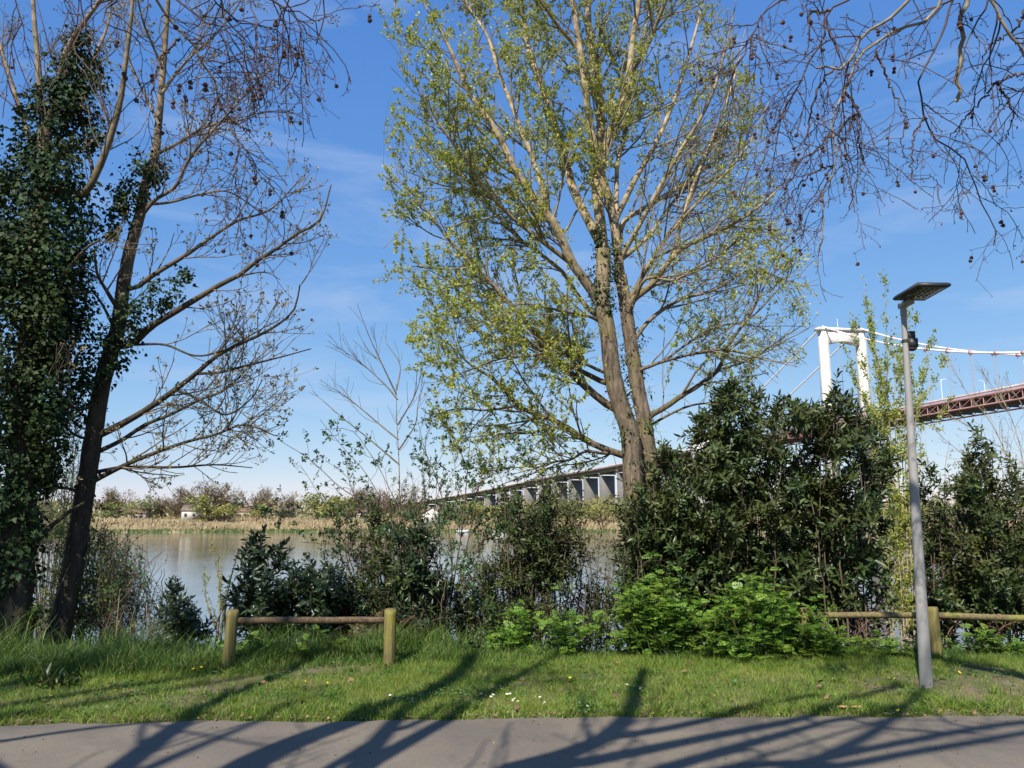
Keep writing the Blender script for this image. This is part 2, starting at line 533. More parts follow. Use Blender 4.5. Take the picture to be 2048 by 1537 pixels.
M['bridge_concrete'] = plain('bridge_concrete', (.14,.135,.128), .85, noise=.12, scale=.12)
M['bridge_red'] = plain('bridge_red', (.45,.24,.21), .6, noise=.15, scale=.3)
M['bridge_dark'] = plain('bridge_dark', (.10,.09,.085), .8, noise=.15, scale=.3)
M['cable_white'] = plain('cable_white', (.82,.80,.78), .5, noise=.04, scale=1)
M['hanger_grey'] = plain('hanger_grey', (.30,.33,.38), .5, noise=.05, scale=1)
M['parapet_pink'] = plain('parapet_pink', (.62,.44,.38), .7, noise=.2, scale=.2)
M['house_white'] = plain('house_white', (.50,.48,.44), .9, noise=.06, scale=.5)
M['house_cream'] = plain('house_cream', (.42,.36,.28), .9, noise=.08, scale=.5)
M['roof_grey'] = plain('roof_grey', (.16,.12,.10), .9, noise=.2, scale=2)
M['roof_tile'] = plain('roof_tile', (.22,.135,.09), .9, noise=.25, scale=2)
M['glass_dark'] = plain('glass_dark', (.03,.035,.045), .1, noise=.1, scale=1)
M['boat_white'] = plain('boat_white', (.50,.50,.50), .4, noise=.04, scale=1)
M['far_bare'] = leafmat('far_bare', [(.14,.105,.06),(.21,.165,.095),(.28,.23,.14)], .9, .1)
M['far_bare_red'] = leafmat('far_bare_red', [(.15,.085,.05),(.22,.13,.08),(.28,.19,.11)], .9, .1)
M['far_green'] = leafmat('far_green', [(.12,.155,.045),(.19,.22,.07),(.27,.28,.10)], .8, .2)
M['far_willow'] = leafmat('far_willow', [(.24,.25,.06),(.34,.34,.09),(.43,.41,.13)], .8, .25)
M['far_dark'] = leafmat('far_dark', [(.06,.085,.04),(.09,.115,.05),(.14,.15,.07)], .8, .15)
M['daisy_white'] = plain('daisy_white', (.82,.82,.80), .6, noise=.03)
M['flower_yellow'] = plain('flower_yellow', (.80,.55,.03), .6, noise=.12, scale=60)
M['bark_orange'] = plain('bark_orange', (.50,.30,.12), .8, noise=.3, scale=20, bump=.5)

# ------------------------------------------------------------------ ground, path, river, far bank
def grid_mesh(name, xs, ys, zf, mat, label_kind='structure'):
    X, Yg = np.meshgrid(xs, ys)
    Z = zf(X, Yg)
    V = np.stack([X, Yg, Z], -1).reshape(-1, 3)
    ny, nx = X.shape
    i = (np.arange(ny - 1)[:, None] * nx + np.arange(nx - 1)[None]).ravel()
    F4 = np.stack([i, i + 1, i + 1 + nx, i + nx], 1)
    return tag(build(name, V, [F4], mat, smooth=True), kind=label_kind)

# soil under the grass
m, n, l, b = node_mat('soil')
tc = n.new('ShaderNodeTexCoord')
n1 = n.new('ShaderNodeTexNoise'); n1.inputs['Scale'].default_value = 2.2; n1.inputs['Detail'].default_value = 8
n2 = n.new('ShaderNodeTexNoise'); n2.inputs['Scale'].default_value = 40; n2.inputs['Detail'].default_value = 6
l.new(tc.outputs['Object'], n1.inputs['Vector']); l.new(tc.outputs['Object'], n2.inputs['Vector'])
r1 = n.new('ShaderNodeValToRGB')
r1.color_ramp.elements[0].position = .38; r1.color_ramp.elements[1].position = .62
r1.color_ramp.elements[0].color = (.075, .10, .025, 1); r1.color_ramp.elements[1].color = (.17, .13, .085, 1)
l.new(n1.outputs['Fac'], r1.inputs['Fac'])
mm = n.new('ShaderNodeMixRGB'); mm.blend_type = 'OVERLAY'; mm.inputs['Fac'].default_value = .7
l.new(r1.outputs['Color'], mm.inputs['Color1']); l.new(n2.outputs['Fac'], mm.inputs['Color2'])
l.new(mm.outputs['Color'], b.inputs['Base Color'])
b.inputs['Roughness'].default_value = .95; b.inputs['Specular IOR Level'].default_value = .1
bp = n.new('ShaderNodeBump'); bp.inputs['Strength'].default_value = .7; bp.inputs['Distance'].default_value = .02
l.new(n2.outputs['Fac'], bp.inputs['Height']); l.new(bp.outputs['Normal'], b.inputs['Normal'])
M['soil'] = m
xs = np.concatenate([np.linspace(-400, -16, 18), np.linspace(-15, 15, 121), np.linspace(16, 400, 18)])
ys = np.concatenate([np.linspace(-260, -12, 16), np.linspace(-10, 6, 12), np.linspace(6.2, 12, 60), np.linspace(12.2, 24, 40)])
grid_mesh('ground', xs, ys, lambda x, y: zg(x, y) - 0.012, M['soil'])

# asphalt path
m, n, l, b = node_mat('asphalt')
tc = n.new('ShaderNodeTexCoord')
nf = n.new('ShaderNodeTexNoise'); nf.inputs['Scale'].default_value = 170; nf.inputs['Detail'].default_value = 5; nf.inputs['Roughness'].default_value = .7
nb = n.new('ShaderNodeTexNoise'); nb.inputs['Scale'].default_value = .9; nb.inputs['Detail'].default_value = 6
vo = n.new('ShaderNodeTexVoronoi'); vo.inputs['Scale'].default_value = 130
for q in (nf, nb, vo): l.new(tc.outputs['Object'], q.inputs['Vector'])
ra = n.new('ShaderNodeValToRGB')
ra.color_ramp.elements[0].position = .3; ra.color_ramp.elements[1].position = .72
ra.color_ramp.elements[0].color = (.112, .096, .076, 1); ra.color_ramp.elements[1].color = (.265, .228, .182, 1)
l.new(nf.outputs['Fac'], ra.inputs['Fac'])
rb = n.new('ShaderNodeValToRGB')
rb.color_ramp.elements[0].position = .35; rb.color_ramp.elements[1].position = .65
rb.color_ramp.elements[0].color = (.78, .78, .80, 1); rb.color_ramp.elements[1].color = (1.08, 1.05, 1.0, 1)
l.new(nb.outputs['Fac'], rb.inputs['Fac'])
mm = n.new('ShaderNodeMixRGB'); mm.blend_type = 'MULTIPLY'; mm.inputs['Fac'].default_value = 1
l.new(ra.outputs['Color'], mm.inputs['Color1']); l.new(rb.outputs['Color'], mm.inputs['Color2'])
# pale chips of aggregate
rc = n.new('ShaderNodeValToRGB')
rc.color_ramp.elements[0].position = .0; rc.color_ramp.elements[1].position = .16
rc.color_ramp.elements[0].color = (.5, .5, .5, 1); rc.color_ramp.elements[1].color = (0, 0, 0, 1)
l.new(vo.outputs['Distance'], rc.inputs['Fac'])
m2 = n.new('ShaderNodeMixRGB'); m2.inputs['Color2'].default_value = (.40, .36, .31, 1)
l.new(rc.outputs['Color'], m2.inputs['Fac']); l.new(mm.outputs['Color'], m2.inputs['Color1'])
ns = n.new('ShaderNodeTexNoise'); ns.inputs['Scale'].default_value = 3.3; ns.inputs['Detail'].default_value = 9; ns.inputs['Roughness'].default_value = .7
l.new(tc.outputs['Object'], ns.inputs['Vector'])
rs = n.new('ShaderNodeValToRGB')
rs.color_ramp.elements[0].position = .55; rs.color_ramp.elements[1].position = .72
rs.color_ramp.elements[1].color = (.55, .55, .55, 1)
l.new(ns.outputs['Fac'], rs.inputs['Fac'])
m3 = n.new('ShaderNodeMixRGB'); m3.inputs['Color2'].default_value = (.095, .078, .058, 1)
l.new(rs.outputs['Color'], m3.inputs['Fac']); l.new(m2.outputs['Color'], m3.inputs['Color1'])
l.new(m3.outputs['Color'], b.inputs['Base Color'])
b.inputs['Roughness'].default_value = .85; b.inputs['Specular IOR Level'].default_value = .25
bp = n.new('ShaderNodeBump'); bp.inputs['Strength'].default_value = .55; bp.inputs['Distance'].default_value = .006
l.new(nf.outputs['Fac'], bp.inputs['Height']); l.new(bp.outputs['Normal'], b.inputs['Normal'])
M['asphalt'] = m
px_x = np.concatenate([np.linspace(-300, -16, 10), np.linspace(-15, 15, 240), np.linspace(16, 300, 10)])
ey = edge_y(np.clip(px_x, -12, 12)) + 0.022 * np.sin(px_x * 9.3) * np.sin(px_x * 2.1) + 0.016 * np.sin(px_x * 23.7 + np.sin(px_x * 4)) + .03 * np.sin(px_x * 3.1) * np.sin(px_x * .9)
rows_ = []
for f_, z_ in ((-4.0, .004), (1.5, .008), (5.0, .010)):
    rows_.append(np.stack([px_x, np.full_like(px_x, f_), np.full_like(px_x, z_)], 1))
rows_.append(np.stack([px_x, ey - .05, np.full_like(px_x, .008)], 1))
rows_.append(np.stack([px_x, ey, np.full_like(px_x, -.004)], 1))
rows_.append(np.stack([px_x, ey + .01, np.full_like(px_x, -.05)], 1))
V = np.vstack(rows_); nx = len(px_x)
i = (np.arange(len(rows_) - 1)[:, None] * nx + np.arange(nx - 1)[None]).ravel()
tag(build('path', V, [np.stack([i, i + 1, i + 1 + nx, i + nx], 1)], M['asphalt'], smooth=True), kind='structure')

# river
m, n, l, b = node_mat('river_water')
tc = n.new('ShaderNodeTexCoord')
mp = n.new('ShaderNodeMapping'); mp.inputs['Scale'].default_value = (.55, 1.0, 1); l.new(tc.outputs['Object'], mp.inputs['Vector'])
n1 = n.new('ShaderNodeTexNoise'); n1.inputs['Scale'].default_value = 1.1; n1.inputs['Detail'].default_value = 5; n1.inputs['Roughness'].default_value = .55
n2 = n.new('ShaderNodeTexNoise'); n2.inputs['Scale'].default_value = .035; n2.inputs['Detail'].default_value = 3
l.new(mp.outputs['Vector'], n1.inputs['Vector']); l.new(tc.outputs['Object'], n2.inputs['Vector'])
ml = n.new('ShaderNodeMath'); ml.operation = 'MULTIPLY'; l.new(n1.outputs['Fac'], ml.inputs[0])
rr = n.new('ShaderNodeMapRange'); rr.inputs['From Min'].default_value = .35; rr.inputs['From Max'].default_value = .65
rr.inputs['To Min'].default_value = .45; rr.inputs['To Max'].default_value = 1.2
l.new(n2.outputs['Fac'], rr.inputs['Value']); l.new(rr.outputs['Result'], ml.inputs[1])
bp = n.new('ShaderNodeBump'); bp.inputs['Strength'].default_value = .5; bp.inputs['Distance'].default_value = .055
l.new(ml.outputs[0], bp.inputs['Height']); l.new(bp.outputs['Normal'], b.inputs['Normal'])
b.inputs['Base Color'].default_value = (.15, .135, .105, 1)
b.inputs['Roughness'].default_value = .06
b.inputs['IOR'].default_value = 1.5
M['river_water'] = m
tag(build('river', [[-4000, 12.0, WATER_Z], [4000, 12.0, WATER_Z], [4000, 330, WATER_Z], [-4000, 330, WATER_Z]], [[[0, 1, 2, 3]]], m), kind='structure')

# far bank
def far_edge(x):
    return 300 + 5 * np.sin(x * .011 + 1) + 2.0 * np.sin(x * .05) + .8 * np.sin(x * .21)
def zf(x, y):
    d = y - far_edge(x)
    return WATER_Z - 1.2 + 1.9 * smooth01((d + 4) / 8) + 3.2 * smooth01((d - 3) / 22) + .4 * np.sin(x * .04) * smooth01(d / 20)
M['far_ground'] = plain('far_ground', (.25, .20, .105), .95, noise=.35, scale=.12, spec=.1)
xs = np.concatenate([np.linspace(-6000, -480, 18), np.linspace(-460, 460, 150), np.linspace(480, 6000, 18)])
ys = np.concatenate([np.linspace(285, 345, 50), np.linspace(350, 520, 18), [700, 1000, 1500, 2500, 4500, 9000]])
grid_mesh('far_bank', xs, ys, zf, M['far_ground'])

# reeds and low sedge on the far bank: nobody could count them
rng = np.random.default_rng(11)
g = Geo(); N = 26000
x = rng.uniform(-300, 300, N); d = rng.uniform(3, 32, N)
y = far_edge(x) + d
h = rng.uniform(.7, 1.7, N) * (1 + .5 * np.sin(x * .11 + d * .3))
p = np.stack([x, y, zf(x, y) - .1], 1)
leaves(g, p, nrm(np.stack([rng.normal(0, .25, N), rng.normal(0, .2, N), np.ones(N)], 1)), np.stack([rng.normal(0, .5, N), -np.ones(N), np.zeros(N)], 1), np.maximum(h, .5), T_DIAMOND, squash=rng.uniform(.4, 1.0, N))
tag(g.build('reed_bank', M['reed']), kind='stuff')
g = Geo(); N = 7000
x = rng.uniform(-300, 300, N); d = rng.uniform(-.8, 3.2, N)
keep = np.sin(x * .7) + np.sin(x * .23 + 2) + rng.normal(0, .6, N) > -.9
x, d = x[keep], d[keep]; y = far_edge(x) + d
p = np.stack([x, y, np.maximum(zf(x, y), WATER_Z) - .05], 1); N = len(x)
leaves(g, p, nrm(np.stack([rng.normal(0, .5, N), rng.normal(0, .3, N), np.ones(N)], 1)), np.stack([rng.normal(0, .5, N), -np.ones(N), np.zeros(N)], 1), rng.uniform(.5, 1.2, N), T_DIAMOND, squash=1.3)
tag(g.build('waterside_sedge', M['sedge']), kind='stuff')

# ------------------------------------------------------------------ suspension bridge with its approach viaduct
AX = nrm(np.array([0.2, -0.98, 0.0]))            # along the deck, from the far tower towards this bank
PE = np.array([-AX[1], AX[0], 0.0])              # across the deck, towards the right in the photo
TW = np.array([176.5, 404.0, 0.0])               # middle of the far tower
DECK_Z = 48.6
br = empty('suspension_bridge', tuple(TW + [0, 0, -4]), 'tall white suspension bridge with red deck and concrete viaduct across the river', 'bridge')
def bp_(s, w, z):                                # point s metres along, w metres across
    return TW + AX * s + PE * w + np.array([0, 0, z])
RB = np.stack([AX, PE, [0, 0, 1]], 1)
HALF = 11.2
TOPZ = 100.5
for sgn in (-1, 1):
    g = Geo()
    def sq(z, a, bw):
        return np.array([bp_(-a, sgn * HALF - bw, z), bp_(a, sgn * HALF - bw, z), bp_(a, sgn * HALF + bw, z), bp_(-a, sgn * HALF + bw, z)])
    g.prism(sq(-3, 3.0, 2.5), sq(TOPZ - 2.2, 2.0, 1.8))
    g.build('tower_leg', M['bridge_white'], br)
    g = Geo(); g.prism(np.array([bp_(a_, sgn * HALF + w_, TOPZ - .58) for a_, w_ in ((-1.5, -.9), (1.5, -.9), (1.5, .9), (-1.5, .9))]), np.array([bp_(a_, sgn * HALF + w_, TOPZ + .5) for a_, w_ in ((-.6, -.7), (.6, -.7), (.6, .7), (-.6, .7))])); g.build('cable_saddle', M['bridge_concrete'], br)
g = Geo()
pr = []
for w in np.linspace(-HALF + 1.9, HALF - 1.9, 13):    # arched underside
    pr.append((w, TOPZ - 9.4 + 1.6 * (1 - (w / (HALF - 2)) ** 2)))
lo = [(-HALF + 1.82, TOPZ - 2.22)] + pr + [(HALF - 1.82, TOPZ - 2.22)]
g.prism(np.array([bp_(-1.7, w, z) for w, z in lo]), np.array([bp_(1.7, w, z) for w, z in lo]))
g.build('crossbeam', M['bridge_white'], br)
g = Geo(); g.box(bp_(0, 0, TOPZ - 1.38), (5.0, 2 * HALF + 7.0, 1.5), R=RB); g.build('top_slab', M['bridge_white'], br)
g = Geo(); g.box(bp_(0, 0, DECK_Z - 9), (3.0, 2 * HALF - 5.4, 4.0), R=RB); g.build('lower_crossbeam', M['bridge_concrete'], br)
g = Geo(); g.tubes(spline([bp_(0, -2, TOPZ - 2), bp_(0, -2, TOPZ + 5)], 3), np.full(3, .12), 5); g.build('antenna', M['cable_white'], br)
SPAN = 394.0
def cable_z(s):
    return 54.6 + (TOPZ + .4 - 54.6) * ((s - SPAN / 2) / (SPAN / 2)) ** 2
for sgn in (-1, 1):
    s_ = np.linspace(0, SPAN, 60)
    g = Geo(); g.tubes(np.array([bp_(a, sgn * HALF, cable_z(a)) for a in s_]), np.full(60, .42), 8); g.build('main_cable', M['cable_white'], br, smooth=True)
    g = Geo(); g.tubes(spline([bp_(0, sgn * HALF, TOPZ + .3), bp_(-75, sgn * HALF, 74), bp_(-148, sgn * HALF, DECK_Z + .5)], 16), np.full(16, .42), 8); g.build('side_cable', M['cable_white'], br, smooth=True)
    for k, a in enumerate(np.arange(12, SPAN - 4, 12.3)):
        g = Geo()
        for da in (-.35, .35):
            g.tubes(np.array([bp_(a + da, sgn * HALF, DECK_Z), bp_(a + da, sgn * HALF, cable_z(a) - .3)]), np.full(2, .09), 5)
        hg = g.build('hanger', M['hanger_grey'], br)
        g = Geo(); g.box(bp_(a, sgn * HALF, cable_z(a) - .1), (1.3, 1.1, 1.3), R=RB); g.build('cable_clamp', M['bridge_red'], hg)
    for a in np.arange(-18, -140, -14.0):
        zc = np.interp(-a, [0, 75, 148], [TOPZ, 74, DECK_Z + .5])
        g = Geo(); g.tubes(np.array([bp_(a, sgn * HALF, DECK_Z), bp_(a, sgn * HALF, zc)]), np.full(2, .12), 5); g.build('hanger', M['hanger_grey'], br)
    # stiffening truss on each side
    g = Geo()
    sl = SPAN + 150
    g.box(bp_(SPAN / 2 - 75, sgn * HALF, DECK_Z - .5), (sl, .7, 1.1), R=RB); g.build('truss_top_chord', M['bridge_red'], br)
    g = Geo(); g.box(bp_(SPAN / 2 - 75, sgn * HALF, DECK_Z - 4.3), (sl, .5, .6), R=RB); g.build('truss_bottom_chord', M['bridge_red'], br)
    for a in np.arange(-144, SPAN, 6.15):
        g = Geo()
        g.tubes(np.array([[bp_(a, sgn * HALF, DECK_Z - 4.2), bp_(a, sgn * HALF, DECK_Z - .9)],
                          [bp_(a, sgn * HALF, DECK_Z - 4.2), bp_(a + 6.15, sgn * HALF, DECK_Z - .9)]]), np.full((2, 2), .2), 4)
        g.build('truss_brace', M['bridge_red'], br)
    g = Geo(); g.box(bp_(SPAN / 2 - 75, sgn * (HALF + .3), DECK_Z + .75), (sl, .15, .9), R=RB); g.build('guard_rail', M['parapet_pink'], br)
g = Geo(); g.box(bp_(SPAN / 2 - 75, 0, DECK_Z - .35), (SPAN + 150, 2 * HALF - 1.0, .5), R=RB); g.build('deck_slab', M['bridge_red'], br)
for a in np.arange(-144, SPAN, 6.15):
    g = Geo(); g.box(bp_(a, 0, DECK_Z - 2.3), (.5, 2 * HALF - .8, 3.0), R=RB); g.build('floor_beam', M['bridge_dark'], br)
for a in np.arange(-130, SPAN, 42.0):
    for sgn in (-1, 1):
        g = Geo()
        g.tubes(spline([bp_(a, sgn * (HALF - .5), DECK_Z), bp_(a, sgn * (HALF - .5), DECK_Z + 8.5), bp_(a, sgn * (HALF - 1.0), DECK_Z + 9.6), bp_(a, sgn * (HALF - 3.2), DECK_Z + 10)], 10), np.full(10, .12), 5)
        g.build('bridge_lamp', M['cable_white'], br)
# viaduct: curves away to the left and ramps down
VC = spline([bp_(-150, 0, DECK_Z), bp_(-260, 0, DECK_Z - .3), bp_(-378, -4, DECK_Z - 1.5),
             np.array([52, 930, 45.5]), np.array([-30, 1130, 36.5]), np.array([-147, 1400, 26.0]), np.array([-330, 1760, 12.0])], 90)
def strip(path, w0, w1, z0, z1):
    t = np.gradient(path, axis=0); t[:, 2] = 0; t = nrm(t)
    pe = np.stack([t[:, 1], -t[:, 0], np.zeros(len(t))], 1)
    q = [path + pe * w + np.array([0, 0, z]) for w, z in ((w0, z0), (w1, z0), (w1, z1), (w0, z1))]
    V = np.stack(q, 1).reshape(-1, 3); n_ = len(path)
    k = np.arange(n_ - 1)[:, None] * 4; j = np.arange(4)[None]; j2 = (j + 1) % 4
    F4 = np.stack(np.broadcast_arrays(k + j, k + j2, k + 4 + j2, k + 4 + j), -1).reshape(-1, 4)
    F4 = np.vstack([F4, [[3, 2, 1, 0]], [[(n_ - 1) * 4 + q_ for q_ in (0, 1, 2, 3)]]])
    return V, F4
for nm, a in (('viaduct_deck', (-10.5, 10.5, -1.3, 0.0)), ('viaduct_girder', (-7.5, -5.5, -4.2, -1.35)), ('viaduct_girder', (5.5, 7.5, -4.2, -1.35))):
    V, F4 = strip(VC, *a); build(nm, V, [F4], M['bridge_concrete'], br)
for w in (-10.3, 10.1):
    V, F4 = strip(VC, w, w + .22, .05, 1.15); build('viaduct_parapet', V, [F4], M['parapet_pink'], br)
tt_ = np.gradient(VC, axis=0)
acc = np.concatenate([[0], np.cumsum(np.linalg.norm(np.diff(VC, axis=0), axis=1))])
for k, sd_ in enumerate(np.arange(0, acc[-1] - 40, 47.0)):
    c = np.array([np.interp(sd_, acc, VC[:, q]) for q in range(3)])
    dr = nrm(np.array([np.interp(sd_, acc, tt_[:, q]) for q in range(3)]) * [1, 1, 0])
    pe = np.array([dr[1], -dr[0], 0]); R_ = np.stack([dr, pe, [0, 0, 1]], 1)
    top = c[2] - 4.2; hgt = top + 4
    g = Geo(); g.box([c[0], c[1], top - hgt / 2 - 1.3], (2.6, 15.5, hgt - 2.6), R=R_); pr_ = g.build('viaduct_pier', M['bridge_concrete'], br)
    g = Geo(); g.box([c[0], c[1], top - .7], (3.6, 18.5, 1.4), R=R_); g.build('pier_cap', M['bridge_concrete'], pr_)
g = Geo(); g.box(bp_(-158, 0, 27), (16, 26, 60), R=RB); g.build('anchor_block', M['bridge_white'], br)

# ------------------------------------------------------------------ houses and boats on the far bank
def house(label, u, v_base, Y, w, d, h, roof_h, wall, roof, rz=0.0, chim=True, ridge_along=True):
    c = px(u, v_base, Y)
    z0 = float(zf(c[0], Y)) - .1
    o = empty('house', (c[0], Y, z0), label, 'house', 'houses on the far bank')
    ca, sa = math.cos(rz), math.sin(rz)
    R_ = np.array([[ca, -sa, 0], [sa, ca, 0], [0, 0, 1]])
    O = np.array([c[0], Y, z0])
    def L(*p): return R_ @ np.array(p, float) + O
    g = Geo()
    if ridge_along:
        prof = [(-d/2, 0), (d/2, 0), (d/2, h), (0, h + roof_h - .1), (-d/2, h)]
        g.prism(np.array([L(-w/2, a, z) for a, z in prof]), np.array([L(w/2, a, z) for a, z in prof]))
    else:
        prof = [(-w/2, 0), (w/2, 0), (w/2, h), (0, h + roof_h - .1), (-w/2, h)]
        g.prism(np.array([L(a, -d/2, z) for a, z in prof]), np.array([L(a, d/2, z) for a, z in prof]))
    g.build('wall', wall, o)
    g = Geo()
    e = .35
    for s_ in (-1, 1):
        if ridge_along:
            A = [(-w/2 - e, s_ * (d/2 + e), h - .15), (-w/2 - e, 0, h + roof_h), (-w/2 - e, 0, h + roof_h + .22), (-w/2 - e, s_ * (d/2 + e), h + .07)]
            B = [(w/2 + e, p[1], p[2]) for p in A]
        else:
            A = [(s_ * (w/2 + e), -d/2 - e, h - .15), (0, -d/2 - e, h + roof_h), (0, -d/2 - e, h + roof_h + .22), (s_ * (w/2 + e), -d/2 - e, h + .07)]
            B = [(p[0], d/2 + e, p[2]) for p in A]
        g.prism(np.array([L(*p) for p in A]), np.array([L(*p) for p in B]))
    rf = g.build('roof', roof, o)
    if chim:
        g = Geo(); g.box(L(w * .28, d * .1, h + roof_h * .9), (.6, .6, 1.6), R=R_); g.build('chimney', M['roof_tile'], rf)
    for k in range(max(1, int(w // 3))):
        xw = (k + .5) / max(1, int(w // 3)) * w - w / 2
        g = Geo(); g.box(L(xw, -d/2 - .03, h * .55), (1.0, .12, 1.3), R=R_); wd = g.build('window', M['glass_dark'], o)
        g = Geo(); g.box(L(xw, -d/2 - .06, h * .55 - .72), (1.3, .2, .12), R=R_); g.build('sill', wall, wd)
    return o
house('white gabled house with dark roof beside a leaning willow across the river', 384, 1036, 326, 6.5, 8, 4.2, 2.2, M['house_white'], M['roof_grey'], rz=.15)
house('long low tiled house left of the white house across the river', 262, 1036, 345, 16, 8, 3.6, 1.8, M['house_cream'], M['roof_tile'])
house('low tiled house right of the willow across the river', 478, 1036, 352, 14, 8, 3.8, 2.0, M['house_cream'], M['roof_tile'], rz=-.1)
house('tiled farmhouse roof among bushes between the right-hand bare trees across the river', 555, 1036, 350, 13, 8, 3.8, 2.2, M['house_cream'], M['roof_tile'], rz=.1)
house('red tiled cottage half hidden by reddish bare trees across the river', 716, 1036, 340, 8, 7, 4.0, 2.2, M['house_cream'], M['roof_tile'])
house('bright white gable house below the left end of the viaduct', 866, 1044, 318, 7.5, 9, 4.4, 2.4, M['house_white'], M['roof_grey'], ridge_along=False)

def boat(label, u, dy, L_, rz):
    Y = float(far_edge(0)) - dy
    x = float(px(u, 1065, Y)[0])
    o = empty('boat', (x, Y, WATER_Z), label, 'boat', 'boats moored at the far bank')
    ca, sa = math.cos(rz), math.sin(rz); R_ = np.array([[ca, -sa, 0], [sa, ca, 0], [0, 0, 1]]); O = np.array([x, Y, WATER_Z])
    st = np.linspace(-.5, .5, 9)
    half = .17 * L_ * np.sqrt(np.clip(1 - ((st + .12) / .62) ** 4, 0, 1)) + .02
    Pr = []
    for s_, hw in zip(st, half):
        sh = .16 * L_ + .05 * L_ * max(0, s_) * 2
        Pr.append([[s_ * L_, -hw, sh], [s_ * L_, -hw * .7, -.2], [s_ * L_, hw * .7, -.2], [s_ * L_, hw, sh]])
    P_ = np.array(Pr); V = P_.reshape(-1, 3) @ R_.T + O
    k = np.arange(8)[:, None] * 4; j = np.arange(4)[None]; j2 = (j + 1) % 4
    F4 = np.stack(np.broadcast_arrays(k + j, k + j2, k + 4 + j2, k + 4 + j), -1).reshape(-1, 4)
    F4 = np.vstack([F4, [[3, 2, 1, 0]], [[32, 33, 34, 35]]])
    build('hull', V, [F4], M['boat_white'], o)
    g = Geo(); g.prism(np.array([[-.28*L_, -.1*L_, .15*L_], [.15*L_, -.1*L_, .15*L_], [.15*L_, .1*L_, .15*L_], [-.28*L_, .1*L_, .15*L_]]) @ R_.T + O,
                       np.array([[-.25*L_, -.085*L_, .34*L_], [.05*L_, -.085*L_, .34*L_], [.05*L_, .085*L_, .34*L_], [-.25*L_, .085*L_, .34*L_]]) @ R_.T + O)
    cb = g.build('cabin', M['boat_white'], o)
    g = Geo(); g.box(np.array([-.1*L_, 0, .265*L_]) @ R_.T + O, (.24*L_, .196*L_, .06*L_), R=R_); g.build('window', M['glass_dark'], cb)
boat('small white cabin boat moored below the white gable house', 925, 6, 5, .2)
boat('white motor boat moored at the far bank behind the slender green shrub', 1003, 5, 6.5, -.15)

# ------------------------------------------------------------------ trees across the river
def far_proto(seed, style):
    """Tree about 10 m tall standing at the origin: trunk geometry, crown geometry."""
    r = np.random.default_rng(seed)
    trunk, crown = Geo(), Geo()
    tp = spline([[0, 0, -.5], [r.normal(0, .2), 0, 1.4], [r.normal(0, .4), r.normal(0, .3), 3.4]], 8)[None]
    tr = np.linspace(.32, .16, 8)[None]
    trunk.tubes(tp, tr, 7)
    lb, lr = grow(r, tp, tr, 4.6, (.12, 1), (20, 65), (3.2, 6.0), .95, .06, .09, 8, .7, .16, .04)
    trunk.tubes(lb, lr, 4)
    b1, r1 = grow(r, lb, lr, 1.9, (.15, 1), (20, 60), (1.4, 3.0), .6, .05, .12, 6, .6, .07, .03)
    if style == 'bare':
        t1, r2 = grow(r, b1, r1, 3.2, (.1, 1), (20, 55), (.8, 1.7), .6, .05, .14, 4, .7, .04, .022)
        crown.tubes(b1, r1, 3); crown.tubes(t1, r2, 3)
        pos, T = along(r, t1, 2, .3, 1)
        tufts(crown, r, pos, T, 1, (.30, .6), (T_DIAMOND[0] * [1, .3, 1], T_DIAMOND[1]), .6)
    else:
        crown.tubes(b1, r1, 3)
        pos, T = along(r, b1, 9 if style == 'dense' else 7, .1, 1)
        keep = Field(r, .8)(pos) > -.7
        tufts(crown, r, pos[keep], T[keep], 2, (.25, .6), T_DIAMOND, 1.0, .1, 0, .35)
    return trunk, crown
FAR = {}
for k, (sty, seeds) in {'bare': ('bare', (1, 2, 3)), 'green': ('airy', (4, 5, 6)), 'dense': ('dense', (7, 8))}.items():
    FAR[k] = []
    for sd_ in seeds:
        a, b_ = far_proto(sd_, sty)
        me = []
        for g_, nm in ((a, 'trunk'), (b_, 'crown')):
            o = g_.build(nm, M['stem_brown']); dta = o.data
            bpy.data.objects.remove(o); me.append(dta)
        zz = np.array([v.co[2] for v in me[1].vertices]); xx = np.array([v.co[0] for v in me[1].vertices])
        FAR[k].append((me[0], me[1], np.percentile(zz, 98), np.percentile(xx, 97) - np.percentile(xx, 3)))
_far_i = 0
_crowns = {}
def far_tree(label, u, Y, w_px, top_v, kind, mat, group='trees on the far bank'):
    """A tree standing on the far bank at photo column u and depth Y, w_px wide, its top at row top_v."""
    global _far_i
    x = float(px(u, 1040, Y)[0])
    z0 = float(zf(x, Y)) - .2
    topz = float(px(u, top_v - 3, Y)[2]); w = w_px / F * Y * 1.3
    tm, cm, h0, w0 = FAR[kind][_far_i % len(FAR[kind])]
    o = empty('far_tree', (x, Y, z0), label, 'tree', group, rz=_far_i * 2.4)
    s = (topz - z0) / h0
    o.scale = (w / w0, w / w0, s)
    key = (cm.name, mat)
    if key not in _crowns:
        c2 = cm.copy(); c2.materials.clear(); c2.materials.append(M[mat]); _crowns[key] = c2
    link(bpy.data.objects.new('trunk', tm), o)
    link(bpy.data.objects.new('crown', _crowns[key]), o)
    _far_i += 1
